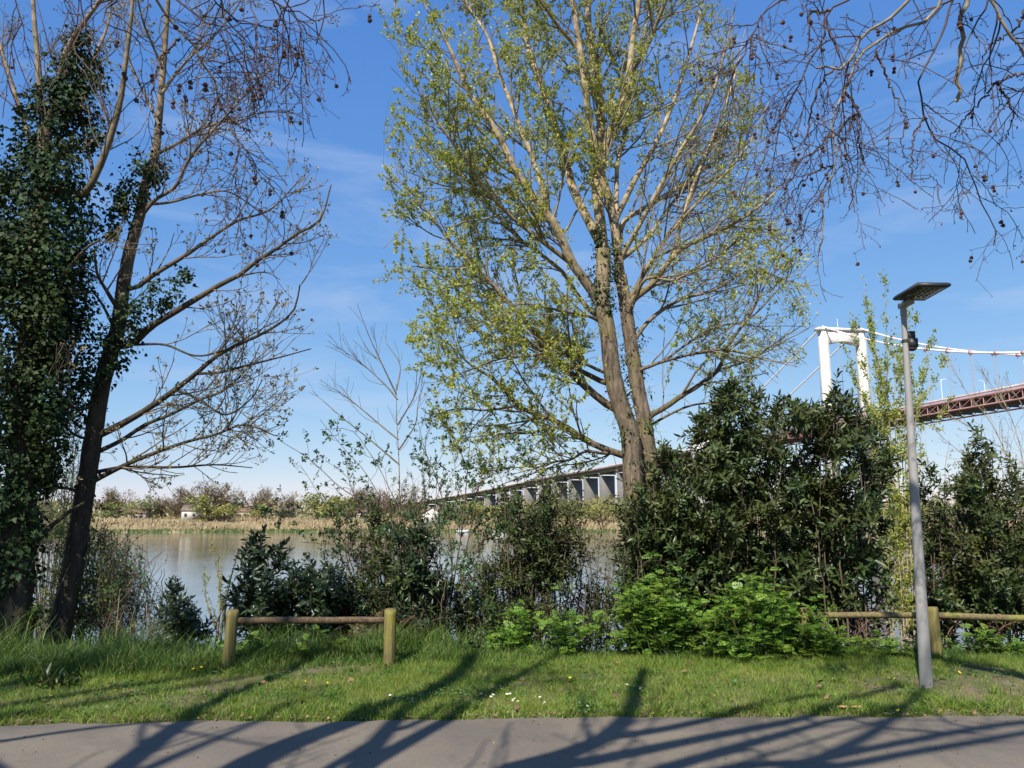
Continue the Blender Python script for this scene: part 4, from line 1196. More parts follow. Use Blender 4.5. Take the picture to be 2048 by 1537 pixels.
def plane_tree(label, base, traced, visible, seed, n_crown=7, crotch_z=3.3, ball_n=0, twig_f=1.0, tall=1.0, twig_v=9.5):
    rng = np.random.default_rng(seed)
    root = tree_obj('plane_tree', label, 'tree', tuple(base), 'plane trees along the path')
    base = np.array(base, float)
    mat = M['plane_bark']
    crotch = base + [0.1, .25, crotch_z]
    tk = spline([base + [0, 0, -.15], base + [.02, .05, crotch_z * .5], crotch, crotch + [0.05, .1, 1.0]], 30)
    R = np.interp(np.linspace(0, 1, 30), [0, .12, .7, 1], [.38, .30, .25, .2])
    limb_part(root, tk, R, mat, 16, 'trunk', .02, rng)
    P, Rr = [], []
    for pts, h0, h1, r0, r1 in traced:
        q = lift(pts, h0, h1)
        a = tk[rng.integers(16, 29)]
        mid = a * .5 + q[0] * .5 + np.array([0, 0, .35])
        p = spline(np.vstack([[a], [mid], q]), 30)
        r = np.linspace(r0, r1, 30) * 1.4
        limb_part(root, p, r, mat, 9, 'limb', .02, rng)
        P.append(spline(p, 24)); Rr.append(np.linspace(r0, r1, 24) * .7)
    for k in range(n_crown):
        az = k / n_crown * 2 * math.pi + rng.uniform(-.3, .3)
        Lh = rng.uniform(2.0, 3.8)
        d = np.array([math.cos(az), math.sin(az), 0])
        a = tk[rng.integers(20, 29)]
        p = spline([a, a + d * Lh * .45 + [0, 0, 1.8 * tall], a + d * Lh * .8 + [0, 0, 3.8 * tall], a + d * Lh + [0, 0, rng.uniform(5.5, 7.5) * tall]], 24)
        if not out_of_view(p[None])[0]: continue
        r = np.linspace(.13, .03, 24)
        limb_part(root, p, r, mat, 8, 'limb', .02, rng); P.append(p); Rr.append(r)
    P, Rr = np.array(P), np.array(Rr)
    b1, r1 = grow(rng, P, Rr, 1.3 * twig_f, (.35, 1), (30, 65), (.7, 1.9), .7, .03, .13, 8, .5, .022, .006, keep=out_of_view)
    b2, r2 = grow(rng, b1, r1, 2.6 * twig_f, (.2, 1), (30, 65), (.3, .8), .7, -.02, .16, 6, .6, .009, .003, keep=out_of_view)
    g = Geo(); g.tubes(b1, r1, 4); g.tubes(b2, r2, 3)
    # the branches that hang into the picture
    VP, VR = [], []
    allp = P.reshape(-1, 3)
    for pts, Y0, Y1, r0, r1_, anchor in visible:
        q = limb_px(pts, Y0, Y1, 20)
        if anchor:
            cand = allp[(allp[:, 2] > q[0][2] + .4)]
            a = cand[np.argmin(((cand - q[0]) ** 2).sum(1) + rng.uniform(0, .6, len(cand)))]
            w = np.linspace(0, 1, 8)[1:-1, None]
            br_ = a * (1 - w) + q[0] * w + np.array([0, 0, .25]) * np.sin(w * math.pi)
            p = np.vstack([[a], br_, q])
        else:
            p = q
        p = spline(p, 40)
        p[2:-1] += rng.normal(size=(37, 3)) * .008
        r = np.linspace(r0 * 1.2, r1_ * 1.2, 40)
        limb_part(root, p, r, mat if r0 > .012 else M['twig_plane'], 7, 'limb', .04, rng)
        qq = spline(q, 40)
        VP.append(qq); VR.append(np.linspace(r0 * .8, r1_, 40))
    if VP:
        VP, VR = np.array(VP), np.array(VR)
        c1, q1 = grow(rng, VP, VR, twig_v, (.02, 1), (30, 80), (.2, .8), .7, -.10, .14, 10, .6, .0075, .0026, zig=.22)
        c2, q2 = grow(rng, c1, q1, 11.0, (.1, 1), (35, 75), (.06, .26), .7, -.05, .16, 6, .75, .0042, .0022, zig=.3)
        c3, q3 = grow(rng, np.concatenate([c2]), q2, 7.0, (.2, 1), (40, 80), (.015, .06), .7, .0, .15, 3, .8, .0026, .0022)
        g2 = Geo(); g2.tubes(c1, q1, 5); g2.tubes(c2, q2, 4); g2.tubes(c3, q3, 3)
        g2.build('hanging_twigs', M['twig_plane'], root, kind='stuff', smooth=True)
        gb = Geo()
        for arr in (c3, c2):
            pos, T = arr[:, -1], nrm(arr[:, -1] - arr[:, -2])
            tufts(gb, rng, pos, T, 2, (.008, .02), (T_DIAMOND[0] * [1, 1.0, 2.5], T_DIAMOND[1]), .6, .1, 0, .003)
        pos, T = along(rng, c1, 2, .1, 1); tufts(gb, rng, pos, T, 2, (.008, .018), T_DIAMOND, .8, .1, 0, .004)
        gb.build('buds', M['plane_bud'], root, kind='stuff')
        # seed balls on their stalks
        gs = Geo()
        cand = rng.permutation(len(c2))
        n = 0
        for k in cand:
            p = c2[k, -1]
            u, v, c = proj(p)
            if not (0 < u < 2048 and 0 < v < 520): continue
            Ls = rng.uniform(.02, .07)
            nb = 1 if rng.uniform() < .45 else 2
            end = p + np.array([rng.normal(0, .006), rng.normal(0, .006), -Ls])
            gs.tubes(spline([p, p + [0.003, 0, -Ls * .5], end - [0, 0, .03 * (nb - 1)]], 4), np.full(4, .0013), 3)
            for j in range(nb):
                o = bpy.data.objects.new('seed_ball', BALL)
                o.location = end + np.array([rng.normal(0, .003), rng.normal(0, .003), -.027 * j - .012]) - base
                s = rng.uniform(.8, 1.12); o.scale = (s, s, s * rng.uniform(.9, 1.05))
                o.rotation_euler = rng.uniform(0, 6, 3)
                link(o, root)
            n += 1
            if n >= ball_n: break
        gs.build('seed_stalks', M['twig_plane'], root, kind='stuff')
    g.build('twigs', M['twig_plane'], root, kind='stuff', smooth=True)
    return root

SHADOW_LIMBS = [
 ([(470,1560),(500,1530),(600,1483),(700,1445),(780,1415),(870,1388),(930,1350),(965,1310)], 4.6, 7.4, .15, .055),
 ([(690,1560),(715,1537),(765,1475),(800,1437),(850,1405),(900,1372)], 5.0, 7.2, .095, .04),
 ([(765,1475),(810,1458),(860,1436),(930,1405)], 5.4, 6.8, .05, .025),
 ([(-60,1495),(0,1486),(100,1470),(200,1457),(290,1447),(360,1438)], 4.6, 6.4, .045, .02),
 ([(290,1449),(330,1458),(420,1474),(510,1490),(600,1500)], 5.6, 6.4, .025, .012),
 ([(1000,1552),(1060,1532),(1130,1512),(1205,1480),(1240,1450),(1265,1420),(1280,1370),(1290,1340)], 4.8, 7.6, .12, .04),
 ([(1150,1508),(1210,1480),(1320,1462),(1420,1440),(1500,1420),(1640,1392)], 5.2, 7.4, .075, .03),
 ([(1090,1545),(1180,1525),(1280,1505),(1400,1480),(1500,1460),(1600,1440),(1700,1405),(1800,1372)], 4.8, 7.8, .085, .03),
 ([(1330,1540),(1440,1508),(1560,1474),(1660,1444),(1760,1428),(1860,1400)], 5.6, 7.8, .06, .025),
 ([(1430,1548),(1600,1528),(1740,1500),(1860,1476),(1960,1458),(2048,1446),(2120,1440)], 5.2, 7.6, .055, .03),
 ([(1560,1555),(1700,1532),(1820,1508),(1940,1488),(2048,1468),(2120,1455)], 5.6, 7.6, .065, .03),
 ([(1660,1445),(1760,1458),(1880,1466),(1960,1470)], 6.4, 7.0, .025, .015),
 ([(1820,1430),(1900,1450),(1990,1462)], 6.4, 7.0, .02, .012),
 ([(1480,1505),(1530,1528),(1600,1537)], 5.8, 6.2, .025, .012),
]
VIS_A = [
 ([(420,-10),(470,40),(545,60),(600,110)], 4.1, 4.4, .008, .003, True),
 ([(556,-10),(600,60),(590,140),(560,190)], 4.0, 4.2, .007, .003, True),
 ([(335,-10),(400,30),(470,80),(500,150),(520,215)], 4.2, 4.4, .009, .003, True),
 ([(644,-10),(650,30),(632,90)], 3.9, 4.0, .006, .003, True),
 ([(130,-10),(160,40),(150,100),(190,150)], 4.4, 4.3, .007, .003, True),
 ([(311,-10),(338,41),(369,72),(403,116),(424,147),(437,195),(451,232),(478,290),(513,314),(547,331),(575,372)], 4.3, 4.9, .017, .003, True),
 ([(451,236),(478,253),(502,265)], 4.5, 4.4, .006, .003, False),
 ([(359,79),(321,120),(308,164),(304,222)], 4.4, 4.2, .007, .003, False),
 ([(578,-10),(567,51),(560,109),(557,171)], 4.0, 4.2, .009, .003, True),
 ([(525,-10),(574,20),(625,31),(636,75)], 4.1, 4.3, .008, .003, True),
 ([(492,-10),(513,51),(509,103),(515,150)], 4.2, 4.1, .008, .003, True),
 ([(239,-10),(212,20),(205,44),(260,70),(290,100)], 4.3, 4.2, .008, .003, True),
 ([(440,-10),(455,45),(490,85),(515,115)], 4.1, 4.3, .007, .003, True),
 ([(437,195),(420,250),(415,310),(400,380)], 4.4, 4.5, .006, .0025, False),
 ([(478,290),(470,360),(480,430),(475,490)], 4.7, 4.6, .005, .0025, False),
 ([(640,-10),(600,12),(560,16)], 3.9, 4.0, .006, .003, True),
 ([(30,-10),(40,40),(20,90),(30,150)], 4.4, 4.5, .006, .003, True),
]
VIS_B = [
 ([(1830,-12),(1775,38),(1751,58),(1717,82),(1707,120),(1673,133),(1632,137)], 4.6, 4.9, .021, .006, True),
 ([(1890,-12),(1844,48),(1803,55),(1751,82),(1724,106),(1710,137),(1690,181),(1669,232),(1661,273),(1669,328),(1652,369),(1645,410),(1649,461),(1635,506)], 4.8, 5.1, .017, .003, True),
 ([(1690,185),(1717,226),(1714,284),(1727,321),(1710,369),(1700,420)], 4.95, 5.0, .008, .003, False),
 ([(1717,226),(1683,253),(1680,290),(1690,342),(1700,376)], 4.95, 4.8, .006, .003, False),
 ([(1908,-12),(1881,79),(1861,116),(1837,174),(1854,232),(1867,280),(1912,304),(1943,342),(1953,393),(1973,434),(1994,461),(1987,492)], 5.0, 5.3, .012, .0028, True),
 ([(1848,232),(1826,284),(1826,355),(1861,355),(1885,376)], 5.1, 5.0, .006, .0025, False),
 ([(1938,-12),(1926,51),(1919,120),(1912,204)], 4.6, 4.7, .014, .011, True),
 ([(1976,-12),(2014,58),(2048,109),(2080,160)], 4.5, 4.6, .015, .007, True),
 ([(1590,-12),(1533,17),(1509,58),(1495,92),(1478,126),(1461,157),(1471,205),(1478,256)], 4.9, 5.0, .012, .003, True),
 ([(1461,150),(1420,135),(1390,128)], 4.95, 5.0, .005, .0025, False),
 ([(1715,-12),(1659,21),(1649,68),(1621,113),(1601,171),(1570,212),(1553,290),(1536,359)], 4.8, 5.1, .012, .003, True),
 ([(1659,21),(1642,27),(1621,24),(1618,79),(1610,120)], 4.8, 4.7, .008, .003, False),
 ([(1751,103),(1772,147),(1785,181),(1809,239),(1803,280),(1813,318)], 4.9, 5.0, .007, .0025, False),
 ([(2100,120),(2048,147),(1997,167),(1929,239),(1900,275)], 4.6, 5.0, .009, .003, False),
 ([(1994,167),(2025,225),(2011,280)], 4.8, 4.9, .006, .0025, False),
 ([(1673,133),(1640,170),(1620,230),(1610,300),(1580,360),(1560,420)], 4.9, 5.1, .007, .0025, False),
 ([(1669,330),(1620,350),(1590,380),(1570,420)], 5.0, 5.2, .006, .0025, False),
 ([(1661,273),(1620,310),(1585,330),(1560,380)], 5.0, 5.0, .006, .0025, False),
 ([(2048,20),(2030,60),(1980,90),(1960,130)], 4.6, 4.8, .007, .003, False),
 ([(1500,75),(1520,130),(1525,190),(1510,230)], 4.9, 4.9, .006, .0025, False),
]
plane_tree('plane tree beside the path whose twigs and seed balls hang into the upper left', (-3.5, -.9, 0), SHADOW_LIMBS, VIS_A, 51, n_crown=5, ball_n=52)
plane_tree('plane tree beside the path whose drooping branches hang into the upper right', (6.6, -.8, 0),
           [([(2250,1440),(2200,1400),(2050,1360),(1900,1330),(1750,1300)], 4.4, 7.6, .15, .05), ([(2280,1480),(2300,1400),(2280,1340),(2200,1300)], 4.6, 8.2, .12, .04)],
           VIS_B, 52, n_crown=6, ball_n=80, twig_v=11.5)
plane_tree('unseen plane tree further left along the path, added so its crown shades the ivy-covered trunk', (-10.2, -.6, 0), [], [], 53, n_crown=16, twig_f=2.4, tall=1.65)  # added out of view; crown tall and twiggy to shade the left trunks

# ------------------------------------------------------------------ shrubs and herbs on the bank
def sample_rows(rng, rows, n):
    r = np.array(rows, float)
    vv = np.linspace(r[0, 0], r[-1, 0], 200)
    L, Rt = np.interp(vv, r[:, 0], r[:, 1]), np.interp(vv, r[:, 0], r[:, 2])
    w = np.maximum(Rt - L, 0)
    i = rng.choice(200, n, p=w / w.sum())
    q = rng.uniform(-1, 1, n)
    c, h = (L[i] + Rt[i]) / 2, (Rt[i] - L[i]) / 2
    ph = rng.uniform(0, 6.28, 6); sg = np.sign(q)
    a = vv[i]
    h = h * (1 + .13 * np.sin(a * .045 + ph[0] + sg * ph[1]) + .10 * np.sin(a * .11 + ph[2] + sg * ph[3]))
    hm = min(14.0, .12 * np.mean(Rt - L))
    u = c + q * h
    lift_ = np.abs(rng.normal(0, 1, n)) ** 1.5 * hm * .9 * (np.sin(u * .05 + ph[4]) + np.sin(u * .13 + ph[5]) - .3)
    return u + rng.normal(0, hm, n), a - lift_ + rng.normal(0, hm * .5, n), q

def shrub(name, label, cat, rows, Y, thick, n, mat, stem_mat, style='laurel', leaf=(.06, .10), shoot=(.15, .30), per=11,
          stems=26, gap=-.35, gfreq=2.2, seed=1, group=None, upb=.7, base_u=None, extra=None, stem_r=.012):
    rng = np.random.default_rng(seed)
    r = np.array(rows, float)
    ub = (r[-1, 1] + r[-1, 2]) / 2 if base_u is None else base_u
    bxy = px(ub, r[-1, 0], Y)
    bz = float(zg(bxy[0], Y))
    root = tree_obj(name, label, cat, (float(bxy[0]), Y, bz), group)
    base = np.array([bxy[0], Y, bz])
    fd1, fd2 = Field(rng, gfreq), Field(rng, gfreq * 2.3)
    K = 4
    if style == 'herb':
        u, v, q = sample_rows(rng, rows, int(n * 1.6))
        dy = rng.uniform(-1, 1, len(u)) * thick * np.sqrt(np.clip(1 - q * q, .06, 1))
        pos = px(u, v, Y + dy)
        f = .8 * fd1(pos) + .5 * fd2(pos) + rng.normal(0, .2, len(pos)) > gap
        f &= pos[:, 2] > zg(pos[:, 0], pos[:, 1]) + .02
        pos = pos[f][:n]; M_ = len(pos)
        d = nrm(nrm(pos - base) * .55 + np.array([0, 0, upb]) + .45 * rng.normal(size=(M_, 3)) + np.array([0, -.12, 0]))
        Ls = rng.uniform(*shoot, M_) * np.where(rng.uniform(size=M_) < .12, 1.9, 1.0)
        SP = np.empty((M_, K, 3)); SP[:, 0] = pos - d * (Ls * .6)[:, None]
        dd = d.copy()
        for k in range(1, K):
            dd = nrm(dd + .12 * rng.normal(size=dd.shape) + [0, 0, .05]); SP[:, k] = SP[:, k - 1] + dd * (Ls / (K - 1))[:, None]
        SR = np.linspace(1, .4, K)[None] * np.full((M_, 1), .0035)
        stemP = None
    else:
        # stems rise from the ground into the outline, branch twice, and carry the leafy shoots
        u, v, q = sample_rows(rng, rows, stems)
        top, bot = r[0, 0], r[-1, 0]
        v = v - (v - top) * .6 * rng.uniform(0, 1, stems)
        dy = rng.uniform(-1, 1, stems) * thick * np.sqrt(np.clip(1 - q * q, .06, 1))
        tips = px(u, v, Y + dy)
        stemP = []
        for tp in tips:
            b0 = np.array([base[0] + rng.normal(0, .10) + (tp[0] - base[0]) * .55, Y + (tp[1] - Y) * .5 + rng.normal(0, .08), 0])
            b0[2] = float(zg(b0[0], b0[1])) - .05
            hgt = max(tp[2] - b0[2], .1)
            m1 = b0 * .5 + tp * .5 + np.array([(tp[0] - b0[0]) * .12 + rng.normal(0, .07), rng.normal(0, .07), hgt * .08])
            pp = spline([b0, m1, tp], 16); pp[1:-1] += rng.normal(size=(14, 3)) * .012
            stemP.append(pp)
        stemP = np.array(stemP)
        stemR = np.linspace(stem_r, .004, 16)[None] * rng.uniform(.6, 1.25, (stems, 1))
        rowv, rowl, rowr = r[:, 0], r[:, 1], r[:, 2]
        def inside(Q):
            uu, v_, c_ = proj(Q[:, -1])
            mg = 16 + 14 * rng.normal(size=len(uu))
            ok = (uu > np.interp(v_, rowv, rowl) - mg) & (uu < np.interp(v_, rowv, rowr) + mg) & (v_ > top - mg) & (v_ < bot + 10)
            return ok & (Q[:, -1, 2] > zg(Q[:, -1, 0], Q[:, -1, 1]) + .02)
        sl = np.linalg.norm(np.diff(stemP, axis=1), axis=2).sum()
        p1 = np.clip(n / max(sl, .1) / 5.5, 2.0, 16.0)
        b1, rb1 = grow(rng, stemP, stemR, p1, (.12, 1), (28, 65), (.22, .75), .8, .07, .12, 7, .6, .007, .003, keep=inside)
        sl1 = np.linalg.norm(np.diff(b1, axis=1), axis=2).sum() + sl * .5
        SP, SR = grow(rng, np.concatenate([b1]), rb1, np.clip(n * 2.2 / max(sl1, .1), 2, 40), (.1, 1), (22, 62), (shoot[0] * .8, shoot[1]), .9, .12 * upb, .10, K, .8, .0045, .002, keep=inside)
        s2, sr2 = grow(rng, stemP, stemR, 4.0, (.3, 1), (20, 60), (shoot[0], shoot[1] * 1.2), .9, .10, .10, K, .8, .0045, .002, keep=inside)
        SP = np.concatenate([SP, s2]); SR = np.concatenate([SR, sr2])
        mid = SP.mean(1)
        f = .8 * fd1(mid) + .5 * fd2(mid) + rng.normal(0, .2, len(mid)) > gap
        SP, SR = SP[f], SR[f]
        if len(SP) > n:
            pk = rng.choice(len(SP), n, replace=False); SP, SR = SP[pk], SR[pk]
        M_ = len(SP)
        d = nrm(SP[:, -1] - SP[:, 0])
    gt = Geo(); gt.tubes(SP, SR, 3)
    gl = Geo()
    if style == 'herb':
        idx = np.repeat(np.arange(M_), per)
        t = rng.uniform(.2, 1, len(idx))
        p = SP[idx, 0] * (1 - t[:, None]) + SP[idx, -1] * t[:, None]
        az = rng.uniform(0, 2 * math.pi, len(idx))
        ld = nrm(np.stack([np.cos(az), np.sin(az) - .35, rng.uniform(-.15, .5, len(idx))], 1))
        lu = nrm(np.array([0, -.25, 1.0]) + .35 * rng.normal(size=ld.shape))
        leaves(gl, p, ld, lu, rng.uniform(*leaf, len(idx)), T_PINNATE)
    else:
        idx = np.repeat(np.arange(M_), per); j = np.tile(np.arange(per), M_)
        t = (j + rng.uniform(0, .8, len(j))) / per
        kf = t * (K - 1); k0 = np.minimum(kf.astype(int), K - 2); w = (kf - k0)[:, None]
        p = SP[idx, k0] * (1 - w) + SP[idx, k0 + 1] * w
        ax = d[idx]
        s1 = nrm(np.cross(ax, rng.normal(size=(M_, 3))[idx])); s2 = np.cross(ax, s1)
        ang = j * 2.4 + rng.normal(0, .4, len(j))
        rad = s1 * np.cos(ang)[:, None] + s2 * np.sin(ang)[:, None]
        al = np.radians(np.where(t > .8, 32, 62) + rng.normal(0, 12, len(j)))[:, None]
        ld = nrm(ax * np.cos(al) + rad * np.sin(al) + [0, 0, -.05])
        lu = nrm(ax + .3 * rng.normal(size=ax.shape) + [0, 0, .25])
        tmpl = {'laurel': T_LAUREL, 'small': T_DIAMOND, 'ivy': T_IVY}[style]
        leaves(gl, p, ld, lu, rng.uniform(*leaf, len(idx)) * (1 - .25 * (t > .85)), tmpl)
    gl.build('foliage', mat, root, kind='stuff')
    g = Geo()
    if stemP is not None:
        for pp, rr in zip(stemP, stemR): limb_part(root, pp, rr, stem_mat, 5, 'stem', .03, rng)
        g.tubes(b1, rb1, 4); g.build('twigs', stem_mat, root, kind='stuff', smooth=True)
    else:
        for k in rng.choice(M_, min(stems, M_), replace=False):
            tp = SP[k, 0]; b0 = np.array([tp[0] * .7 + base[0] * .3, tp[1], 0.0]); b0[2] = float(zg(b0[0], b0[1])) - .03
            g.tubes(spline([b0, b0 * .5 + tp * .5 + rng.normal(size=3) * .02, tp], 6), np.linspace(stem_r, .003, 6), 4)
        g.build('stems', stem_mat, root, kind='stuff')
    gt.build('shoots', stem_mat, root, kind='stuff')
    return root

LA, LD, ST = M['laurel_leaf'], M['laurel_dark'], M['stem_brown']
# big laurel, right of the poplar
shrub('laurel_bush', 'largest dense dark laurel bush between the big poplar and the lamp pole', 'bush',
      [(778,1415,1480),(795,1400,1600),(812,1395,1660),(838,1385,1735),(880,1345,1755),(930,1310,1785),(1000,1290,1800),(1080,1230,1805),(1150,1235,1800),(1230,1260,1800),(1320,1280,1790)],
      10.6, 1.05, 5400, LA, ST, per=10, leaf=(.06, .145), stems=100, gap=-.95, seed=61, upb=.8)
shrub('laurel_bush', 'laurel sprays with upright tips just in front of the bridge tower', 'bush',
      [(755,1652,1662),(785,1640,1712),(815,1610,1730),(850,1590,1745),(900,1580,1750)], 10.2, .35, 120, LA, ST, per=12, leaf=(.09, .145), stems=20, gap=-2, seed=62, upb=1.2, base_u=1680)
shrub('laurel_bush', 'yellowish laurel bush behind the fence at the right edge', 'bush',
      [(870,1958,1972),(905,1915,2000),(960,1895,2040),(1040,1900,2080),(1120,1890,2090),(1200,1880,2090),(1300,1890,2090)],
      10.4, .6, 1500, M['privet_leaf'], ST, per=10, leaf=(.07, .11), stems=40, gap=-.6, seed=63)
shrub('laurel_bush', 'narrow laurel shrub close behind the lamp pole', 'bush',
      [(905,1838,1862),(960,1830,1885),(1040,1835,1900),(1130,1840,1905),(1240,1830,1900),(1300,1800,1900)],
      10.8, .35, 420, LA, ST, per=9, leaf=(.07, .115), stems=24, gap=-.7, seed=64)
# laurels behind the left fence
shrub('laurel_bush', 'almost black laurel bush behind the left rail, close to its left post', 'bush',
      [(1060,505,530),(1090,500,560),(1130,490,590),(1190,470,620),(1250,480,640),(1310,480,640)], 10.3, .35, 420, LD, ST, per=9, leaf=(.09, .15), stems=20, gap=-.75, seed=65)
shrub('laurel_bush', 'dark laurel bush behind the middle of the left rail', 'bush',
      [(1085,585,600),(1120,580,625),(1180,600,700),(1250,590,710),(1310,560,700)], 10.5, .35, 380, LD, ST, per=9, leaf=(.085, .14), stems=18, gap=-.6, seed=66)
shrub('laurel_bush', 'low dark laurel left of the left fence post', 'bush',
      [(1165,345,350),(1210,335,370),(1240,325,410),(1280,330,440),(1310,330,440)], 10.2, .3, 150, LD, ST, per=8, leaf=(.07, .12), stems=12, gap=-.6, seed=67)
shrub('evergreen_shrub', 'dense brownish-green evergreen shrub at the foot of the thin sapling', 'shrub',
      [(1000,740,830),(1050,720,850),(1110,690,870),(1180,680,890),(1250,690,900),(1310,690,900)], 10.6, .5, 1250, M['privet_leaf'], ST, per=9, leaf=(.055, .095), stems=46, gap=-.7, seed=68)
shrub('evergreen_shrub', 'dark evergreen shrub with pointed leaves right of the thin sapling', 'shrub',
      [(1040,800,860),(1090,790,875),(1150,800,895),(1220,800,900),(1290,800,890)], 10.2, .35, 300, LD, ST, per=9, leaf=(.07, .115), stems=22, gap=-.6, seed=69)
shrub('evergreen_shrub', 'dense dark green rounded shrub hiding the lower viaduct left of the poplar trunk', 'shrub',
      [(955,1040,1095),(985,1005,1140),(1030,1000,1165),(1080,985,1160),(1130,970,1150),(1160,980,1130)], 10.9, .55, 1200, M['privet_leaf'], ST, per=9, leaf=(.055, .095), stems=50, gap=-.8, seed=70, base_u=1075)
shrub('evergreen_shrub', 'loose leafy undergrowth below the rounded shrub left of the poplar', 'shrub',
      [(1120,940,1120),(1170,920,1110),(1230,900,1120),(1300,890,1130)], 10.7, .45, 800, M['privet_leaf'], ST, per=8, leaf=(.05, .09), stems=36, gap=-.6, seed=71)
shrub('laurel_bush', 'dark laurel sprays covering the foot of the big twin trunk', 'bush',
      [(985,1275,1320),(1015,1250,1330),(1070,1222,1335),(1150,1215,1340),(1260,1225,1340)], 10.4, .4, 420, LA, ST, per=9, leaf=(.06, .12), stems=26, gap=-.9, seed=76)
shrub('evergreen_shrub', 'low leafy bush in the gap below the crooked bare shrub', 'shrub',
      [(1120,1160,1200),(1170,1140,1225),(1220,1120,1245),(1300,1100,1250)], 11.2, .4, 300, M['privet_leaf'], ST, per=8, leaf=(.045, .08), stems=24, gap=-.7, seed=77)
shrub('evergreen_shrub', 'low dark bush right of the right post of the left fence', 'shrub',
      [(1150,880,930),(1200,860,960),(1250,850,985),(1310,840,990)], 10.9, .4, 300, M['privet_leaf'], ST, per=8, leaf=(.045, .08), stems=26, gap=-.7, seed=78)
# light deciduous shrubs
shrub('hawthorn_shrub', 'sparse leafy shrub around the base of the leaning trunk', 'shrub',
      [(985,100,150),(1040,60,160),(1100,70,250),(1180,60,270),(1250,60,300),(1310,40,320)], 11.0, .5, 1100, M['yellow_leaf'], M['twig_ash'], 'small', (.032, .06), (.2, .45), 6, 60, -.7, 2.2, 73, stem_r=.008)
shrub('hawthorn_shrub', 'thin dark twiggy shrub with small leaves right of the leaning trunk', 'shrub',
      [(1050,170,250),(1100,180,270),(1150,170,290),(1220,180,330),(1300,170,420)], 10.7, .4, 700, M['shrub_leaf'], ST, 'small', (.028, .052), (.2, .45), 6, 50, -.6, 2.4, 74, stem_r=.008)
shrub('green_shrub', 'bright green leafy bush low behind the leaning trunk', 'shrub',
      [(790,120,180),(860,110,190),(930,90,190),(1000,60,170),(1060,70,140)], 12.2, .5, 330, M['shrub_leaf'], ST, 'small', (.03, .055), (.2, .4), 7, 24, -.6, 2.4, 75, base_u=120)
def poplar_shoots(label, tops, base_uv, Y, seed, per_m, leaf, spread=.05, mat='poplar_leaf_young'):
    """A young poplar: upright rods clothed in small leaves."""
    rng = np.random.default_rng(seed)
    bq = px(base_uv[0], base_uv[1], Y)
    root = tree_obj('young_poplar', label, 'tree', (float(bq[0]), Y, float(zg(bq[0], Y)) - .05))
    base = np.array(root.location)
    P = []
    for (u, v, fu, fv, dy) in tops:
        f_ = px(fu, fv, Y + dy * .3)
        P.append(spline([base + rng.normal(size=3) * [.06, .06, 0], f_, f_ * .5 + px(u, v, Y + dy) * .5 + rng.normal(size=3) * .03, px(u, v, Y + dy)], 24))
    P = np.array(P); R = np.linspace(.02, .003, 24)[None].repeat(len(P), 0)
    for p, r in zip(P, R):
        limb_part(root, p, r, M['twig_pale'], 6, 'stem', .03, rng)
    b1, r1 = grow(rng, P, R, 4.5, (.3, 1), (12, 40), (.15, .7), .5, .14, .07, 7, .5, .006, .002)
    g = Geo(); g.tubes(b1, r1, 4); g.build('twigs', M['twig_pale'], root, kind='stuff')
    g = Geo()
    for A, tmin, n in ((P, .35, int(per_m * 2.4)), (b1, .1, max(2, int(per_m * .5)))):
        pos, T = along(rng, A, n, tmin, 1); tufts(g, rng, pos, T, 2, leaf, T_DIAMOND, .9, .25, 0, spread * .4)
    g.build('leaves', M[mat], root, kind='stuff')
poplar_shoots('young upright poplar with fresh yellow-green leaves behind the lamp pole',
    [(1727,555,1760,800,.2),(1770,562,1775,790,-.3),(1820,610,1800,800,.5),(1700,620,1745,820,-.2),(1745,640,1770,830,.4),(1832,640,1810,830,-.4),(1860,690,1820,850,.2),(1890,720,1830,860,.6),(1790,640,1790,850,.0),
     (1695,700,1740,860,.3),(1850,740,1815,880,-.5),(1760,720,1775,880,.6),(1900,800,1840,900,.1),(1720,760,1755,900,-.4),(1800,700,1795,880,.9),(1775,680,1780,870,-.7)],
    (1795, 1150), 14.5, 81, 36, (.035, .07), .07)
poplar_shoots('three thin pale green poplar shoots left of the left fence post', [(408,1135,425,1240,0),(436,1110,440,1220,.1),(478,1100,450,1225,-.1),(462,1150,446,1240,.1)], (446, 1300), 10.4, 82, 26, (.02, .035), .03)

# ---- bare wood: sapling, twiggy shrubs, brambles
def bare_shrub(name, label, cat, stems, Y, mat, seed, per=(3.0, 3.0), lens=((.3, .9), (.12, .4)), r0=.014, up=.08, ang=(25, 55), leaf=None, base=None, wander=.1):
    rng = np.random.default_rng(seed)
    P = np.array([limb_px(p, Y + rng.uniform(-.2, .2), Y + rng.uniform(-.5, .5), 24) for p in stems])
    b = P[:, 0].mean(0) if base is None else px(base[0], base[1], Y)
    root = tree_obj(name, label, cat, (float(b[0]), Y, float(zg(b[0], Y))))
    R = np.array([np.linspace(r0 * (1 if k == 0 else .7), .003, 24) for k in range(len(P))])
    for p, r in zip(P, R): limb_part(root, p, r, mat, 6, 'stem', .03, rng)
    b1, r1 = grow(rng, P, R, per[0], (.2, 1), ang, lens[0], .5, up, wander, 8, .6, .007, .0022)
    b2, r2 = grow(rng, b1, r1, per[1], (.2, 1), ang, lens[1], .6, up, wander * 1.2, 5, .7, .004, .0018)
    g = Geo(); g.tubes(b1, r1, 4); g.tubes(b2, r2, 3); g.build('twigs', mat, root, kind='stuff')
    if leaf:
        g = Geo(); m_, n_, sz = leaf
        pos, T = along(rng, b2, n_, .4, 1); tufts(g, rng, pos, T, 2, sz, T_DIAMOND, .9, .1, .1)
        pos, T = along(rng, b1, n_, .3, 1); tufts(g, rng, pos, T, 2, sz, T_DIAMOND, .9, .1, .1)
        g.build('leaves', m_, root, kind='stuff')
    return root
